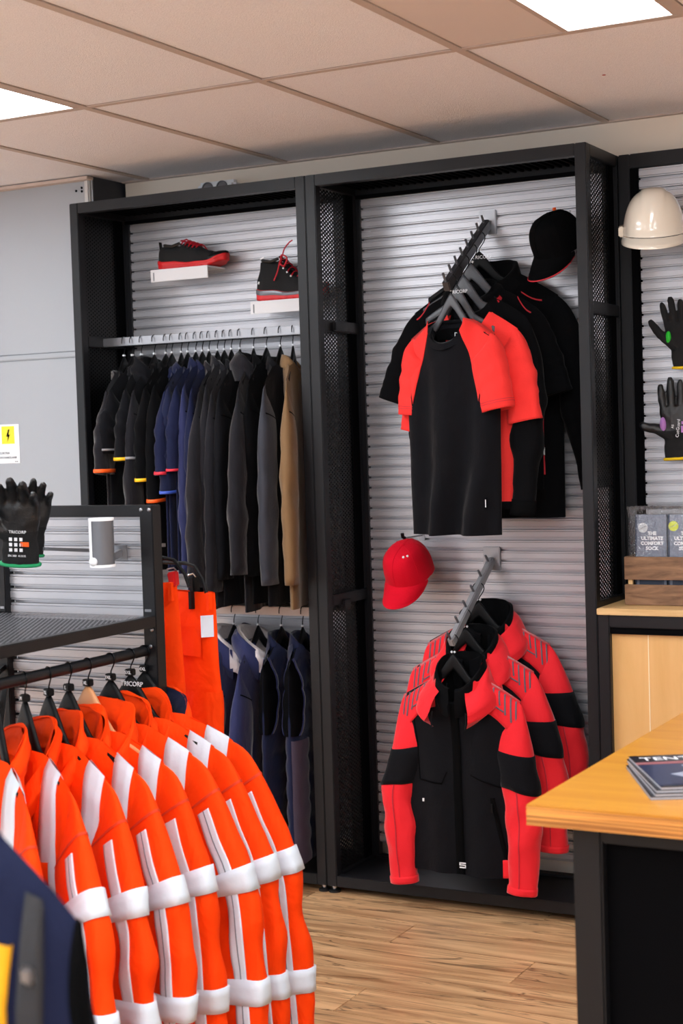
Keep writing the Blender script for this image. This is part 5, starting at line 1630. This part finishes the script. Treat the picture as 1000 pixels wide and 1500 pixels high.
MB().ball((-.014, -.027, .012), (.011, .006, .010), 10, 7).build('clear_plug', M['clipwhite'], th)
br = MB(); br.bar((.020, .020, .020), (.012, .112, .022), .010, .018); br.box(-.004, .028, .108, .114, .004, .040)
br.build('bracket', M['steel'], th, smooth=False, bevel=.001)

# crate with packs of socks
CX, CY, CZ_ = 1.031, .100, .986
t = thing('wooden_crate', 'small brown wooden slatted crate holding sock packs on the cabinet', 'crate', (CX, CY, CZ_))
CWD, CDP = .36, .150
for z0, z1 in ((.001, .064), (.079, .150)):
    MB().box(0, CWD, 0, .009, z0, z1).build('board', M['crate'], t, smooth=False, bevel=.0015)
    MB().box(0, CWD, CDP - .009, CDP, z0, z1).build('board', M['crate'], t, smooth=False, bevel=.0015)
for x in (0, CWD - .009):
    MB().box(x, x + .009, .0095, CDP - .0095, .001, .064).build('board', M['crate'], t, smooth=False, bevel=.0015)
    # upper end boards with a hand hole
    e = MB(); e.box(x, x + .009, .0095, .052, .079, .150); e.box(x, x + .009, .098, CDP - .0095, .079, .150); e.box(x, x + .009, .052, .098, .079, .104); e.box(x, x + .009, .052, .098, .130, .150)
    e.build('handle_board', M['crate'], t, smooth=False)
    for y in (.010, CDP - .024):
        xx = x + .009 if x == 0 else x - .013
        MB().box(xx, xx + .013, y, y + .013, .002, .148).build('corner_batten', M['shelfwood'], t, smooth=False)
MB().box(.010, CWD - .010, .0095, CDP - .0095, .001, .006).build('bottom_board', M['crate'], t, smooth=False)
plabels = [
    'front sock pack with grey round badge at the left of the crate',
    'front sock pack with lime round badge in the crate, right of the grey badge one',
    'front sock pack at the far right of the crate, beyond the photo edge']
for c in range(3):
    for d in range(3):
        px_ = CX + .026 + c * .1045; py_ = CY + .028 + d * .026
        lab = plabels[c] if d == 0 else ['', 'dark blue sock pack directly', 'rearmost dark blue sock pack'][d] + ' behind the ' + ['grey badge pack in the crate', 'lime badge pack in the crate', 'pack at the right end of the crate'][c]
        t = thing('sock_pack', lab, 'sock pack', (px_, py_, CZ_ + .0065), (R(-3), 0, 0), 'sock packs in the crate')
        cardm = 'pack' if d == 0 else 'packside'
        MB().box(0, .098, 0, .018, 0, .272 - .004 * d).build('card', M[cardm], t, smooth=False, bevel=.002)
        MB().box(-.0008, .004, -.0006, .0186, 0, .272 - .004 * d).build('spine', M['packside'], t, smooth=False, bevel=.0004)
        if d == 0:
            for i, s_ in enumerate(('THE', 'ULTIMATE', 'COMFORT', 'SOCK')):
                text('wording', s_, .0150, (.053, -.0012, .2135 - .0155 * i), (R(90), 0, 0), M['white'], t, sx=1.0, depth=.0004, bold=.0007)
            bd = MB().lathe([(.0155, 0), (.0155, .0012), (.0, .0012)], 28).build('badge', M['badgegrey' if c != 1 else 'badgelime'], t)
            bd.matrix_local = Matrix.Translation((.024 if c == 0 else .016, -.0004, .231 if c == 0 else .236)) @ Matrix.Rotation(R(90), 4, 'X')
            tx = text('badge_print', 'COMFORT', .0058, (0, 0, .0014), (0, 0, R(24)), M['signtext'], bd, depth=.0002)
            MB().box(.012, .09, -.001, 0, .02, .07).build('lower_print', M['packside'], t, smooth=False)
# clear bag round the packs
t = thing('cellophane_bag', 'crumpled clear cellophane bag around the sock packs', 'plastic bag', (CX + .012, CY + .012, CZ_ + .010))
b = MB()
def bag(u, v):
    a = u
    per = [(0, 0), (.336, 0), (.336, .112), (0, .112), (0, 0)]
    x = a * 4; i = min(3, int(x)); f = x - i
    px_ = lerp(per[i][0], per[i + 1][0], f); py_ = lerp(per[i][1], per[i + 1][1], f)
    z = .135 + v * .160
    k = smooth(.6, 1, v)
    r_ = .006 * k * nz(px_ * 50, py_ * 50, z * 40)
    y_ = lerp(py_, .055, .5 * k) if py_ > .05 else lerp(py_, .012, k)
    return (px_ + r_ - .004 * k, y_ + r_ + .004 * nz(px_ * 28, z * 28, 3) * k, z - .010 * k * abs(nz(px_ * 24, py_ * 30, 1)))
b.grid(bag, 160, 22)
b.build('film', M['film'], t, smooth=True)
b = MB().grid(lambda u, v: (u * .336, .008 + v * .080 + .005 * nz(u * 16, v * 9, 5), .288 + .010 * nz(u * 30, v * 16, 2) + .006 * nz(u * 70, v * 30, 9)), 110, 26)
b.build('folded_top', M['film'], t, smooth=True)

# foreground: blurred vests on a rail that runs out of the picture
fy = R(6)
ax = Vector((cos(fy), sin(fy), 0)); ay = Vector((-sin(fy), cos(fy), 0))
def fore_vest(label, name, m, pos, seed, hl_label, straps):
    hanger(hl_label, (pos.x, pos.y, pos.z + .125), fy, hl=.080, prof=(.125, .065, .19, .115), group='hangers on the foreground rail')
    t = thing(name, label, 'vest', pos, (0, 0, fy))
    g = Garment(sw=.195, drop=.115, L=.62, wc=.205, wh=.215, t=.060, nw=.065, nf=.10, fold=.010, seed=seed, tn=.05, ts=.022)
    g.build(t, m, nu=30, nv=30)
    for side in (-1, 1):
        n = 12; A, B = [], []
        for k in range(n + 1):
            a = k / n
            z = lerp(g.top(.175, side) - .004, -.28, a); x = .190 + .020 * a - .012 * sin(pi * a)
            A.append((x, z)); B.append((.226, z))
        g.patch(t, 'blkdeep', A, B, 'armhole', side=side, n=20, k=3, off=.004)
    if straps:
        g.patch(t, 'strap', [(.142, -.085), (.146, -.16), (.158, -.40)], [(.158, -.095), (.164, -.16), (.178, -.40)], 'webbing', n=20, k=4, off=.010)
        for z in (-.155, -.225):
            p = g.P(.156 + .06 * (-z - .16), z, -1, .014)
            MB().box(-.009, .009, -.004, .004, -.010, .010).build('buckle', M['steel'], t, smooth=False, bevel=.004).location = p
        g.patch(t, 'yellow', [(.03, -.10), (.03, -.60)], [(.134, -.128), (.141, -.60)], 'yellow_front', n=16, k=4, off=.008)
    g.ringpiece(t, m, [(-.004, -.015, -.004, -.02), (.0, .030, .004, .026), (.016, -.012, .022, -.024)], 'collar', -168, 168, 24)
    return t
tipp = Vector((1.603, -3.376, 1.050))
n1 = tipp - ax * .195 + Vector((0, 0, .115))
fore_vest('blurred dark navy vest with grey webbing in the lower left foreground', 'webbing_vest', 'navy', n1, 91, 'hanger of the blurred navy vest', True)
t = thing('clothes_rail', 'black clothes rail of the foreground vests, outside the photo', 'rail', n1 + Vector((0, 0, .125)))
d = -ay
p0 = ay * .03; p1 = d * .30
MB().tube([p0 + Vector((0, 0, -.0125)), p1 + Vector((0, 0, -.0125))], .0115, 12).build('rail', M['black'], t)
for p in (p1,):
    MB().tube([p + Vector((0, 0, -.0125)), Vector((p.x, p.y, -(n1.z + .125)))], .0125, 12).build('upright', M['black'], t)
    MB().box(p.x - .22, p.x + .16, p.y - .02, p.y + .02, -(n1.z + .125), -(n1.z + .10)).build('floor_bar', M['black'], t, smooth=False)
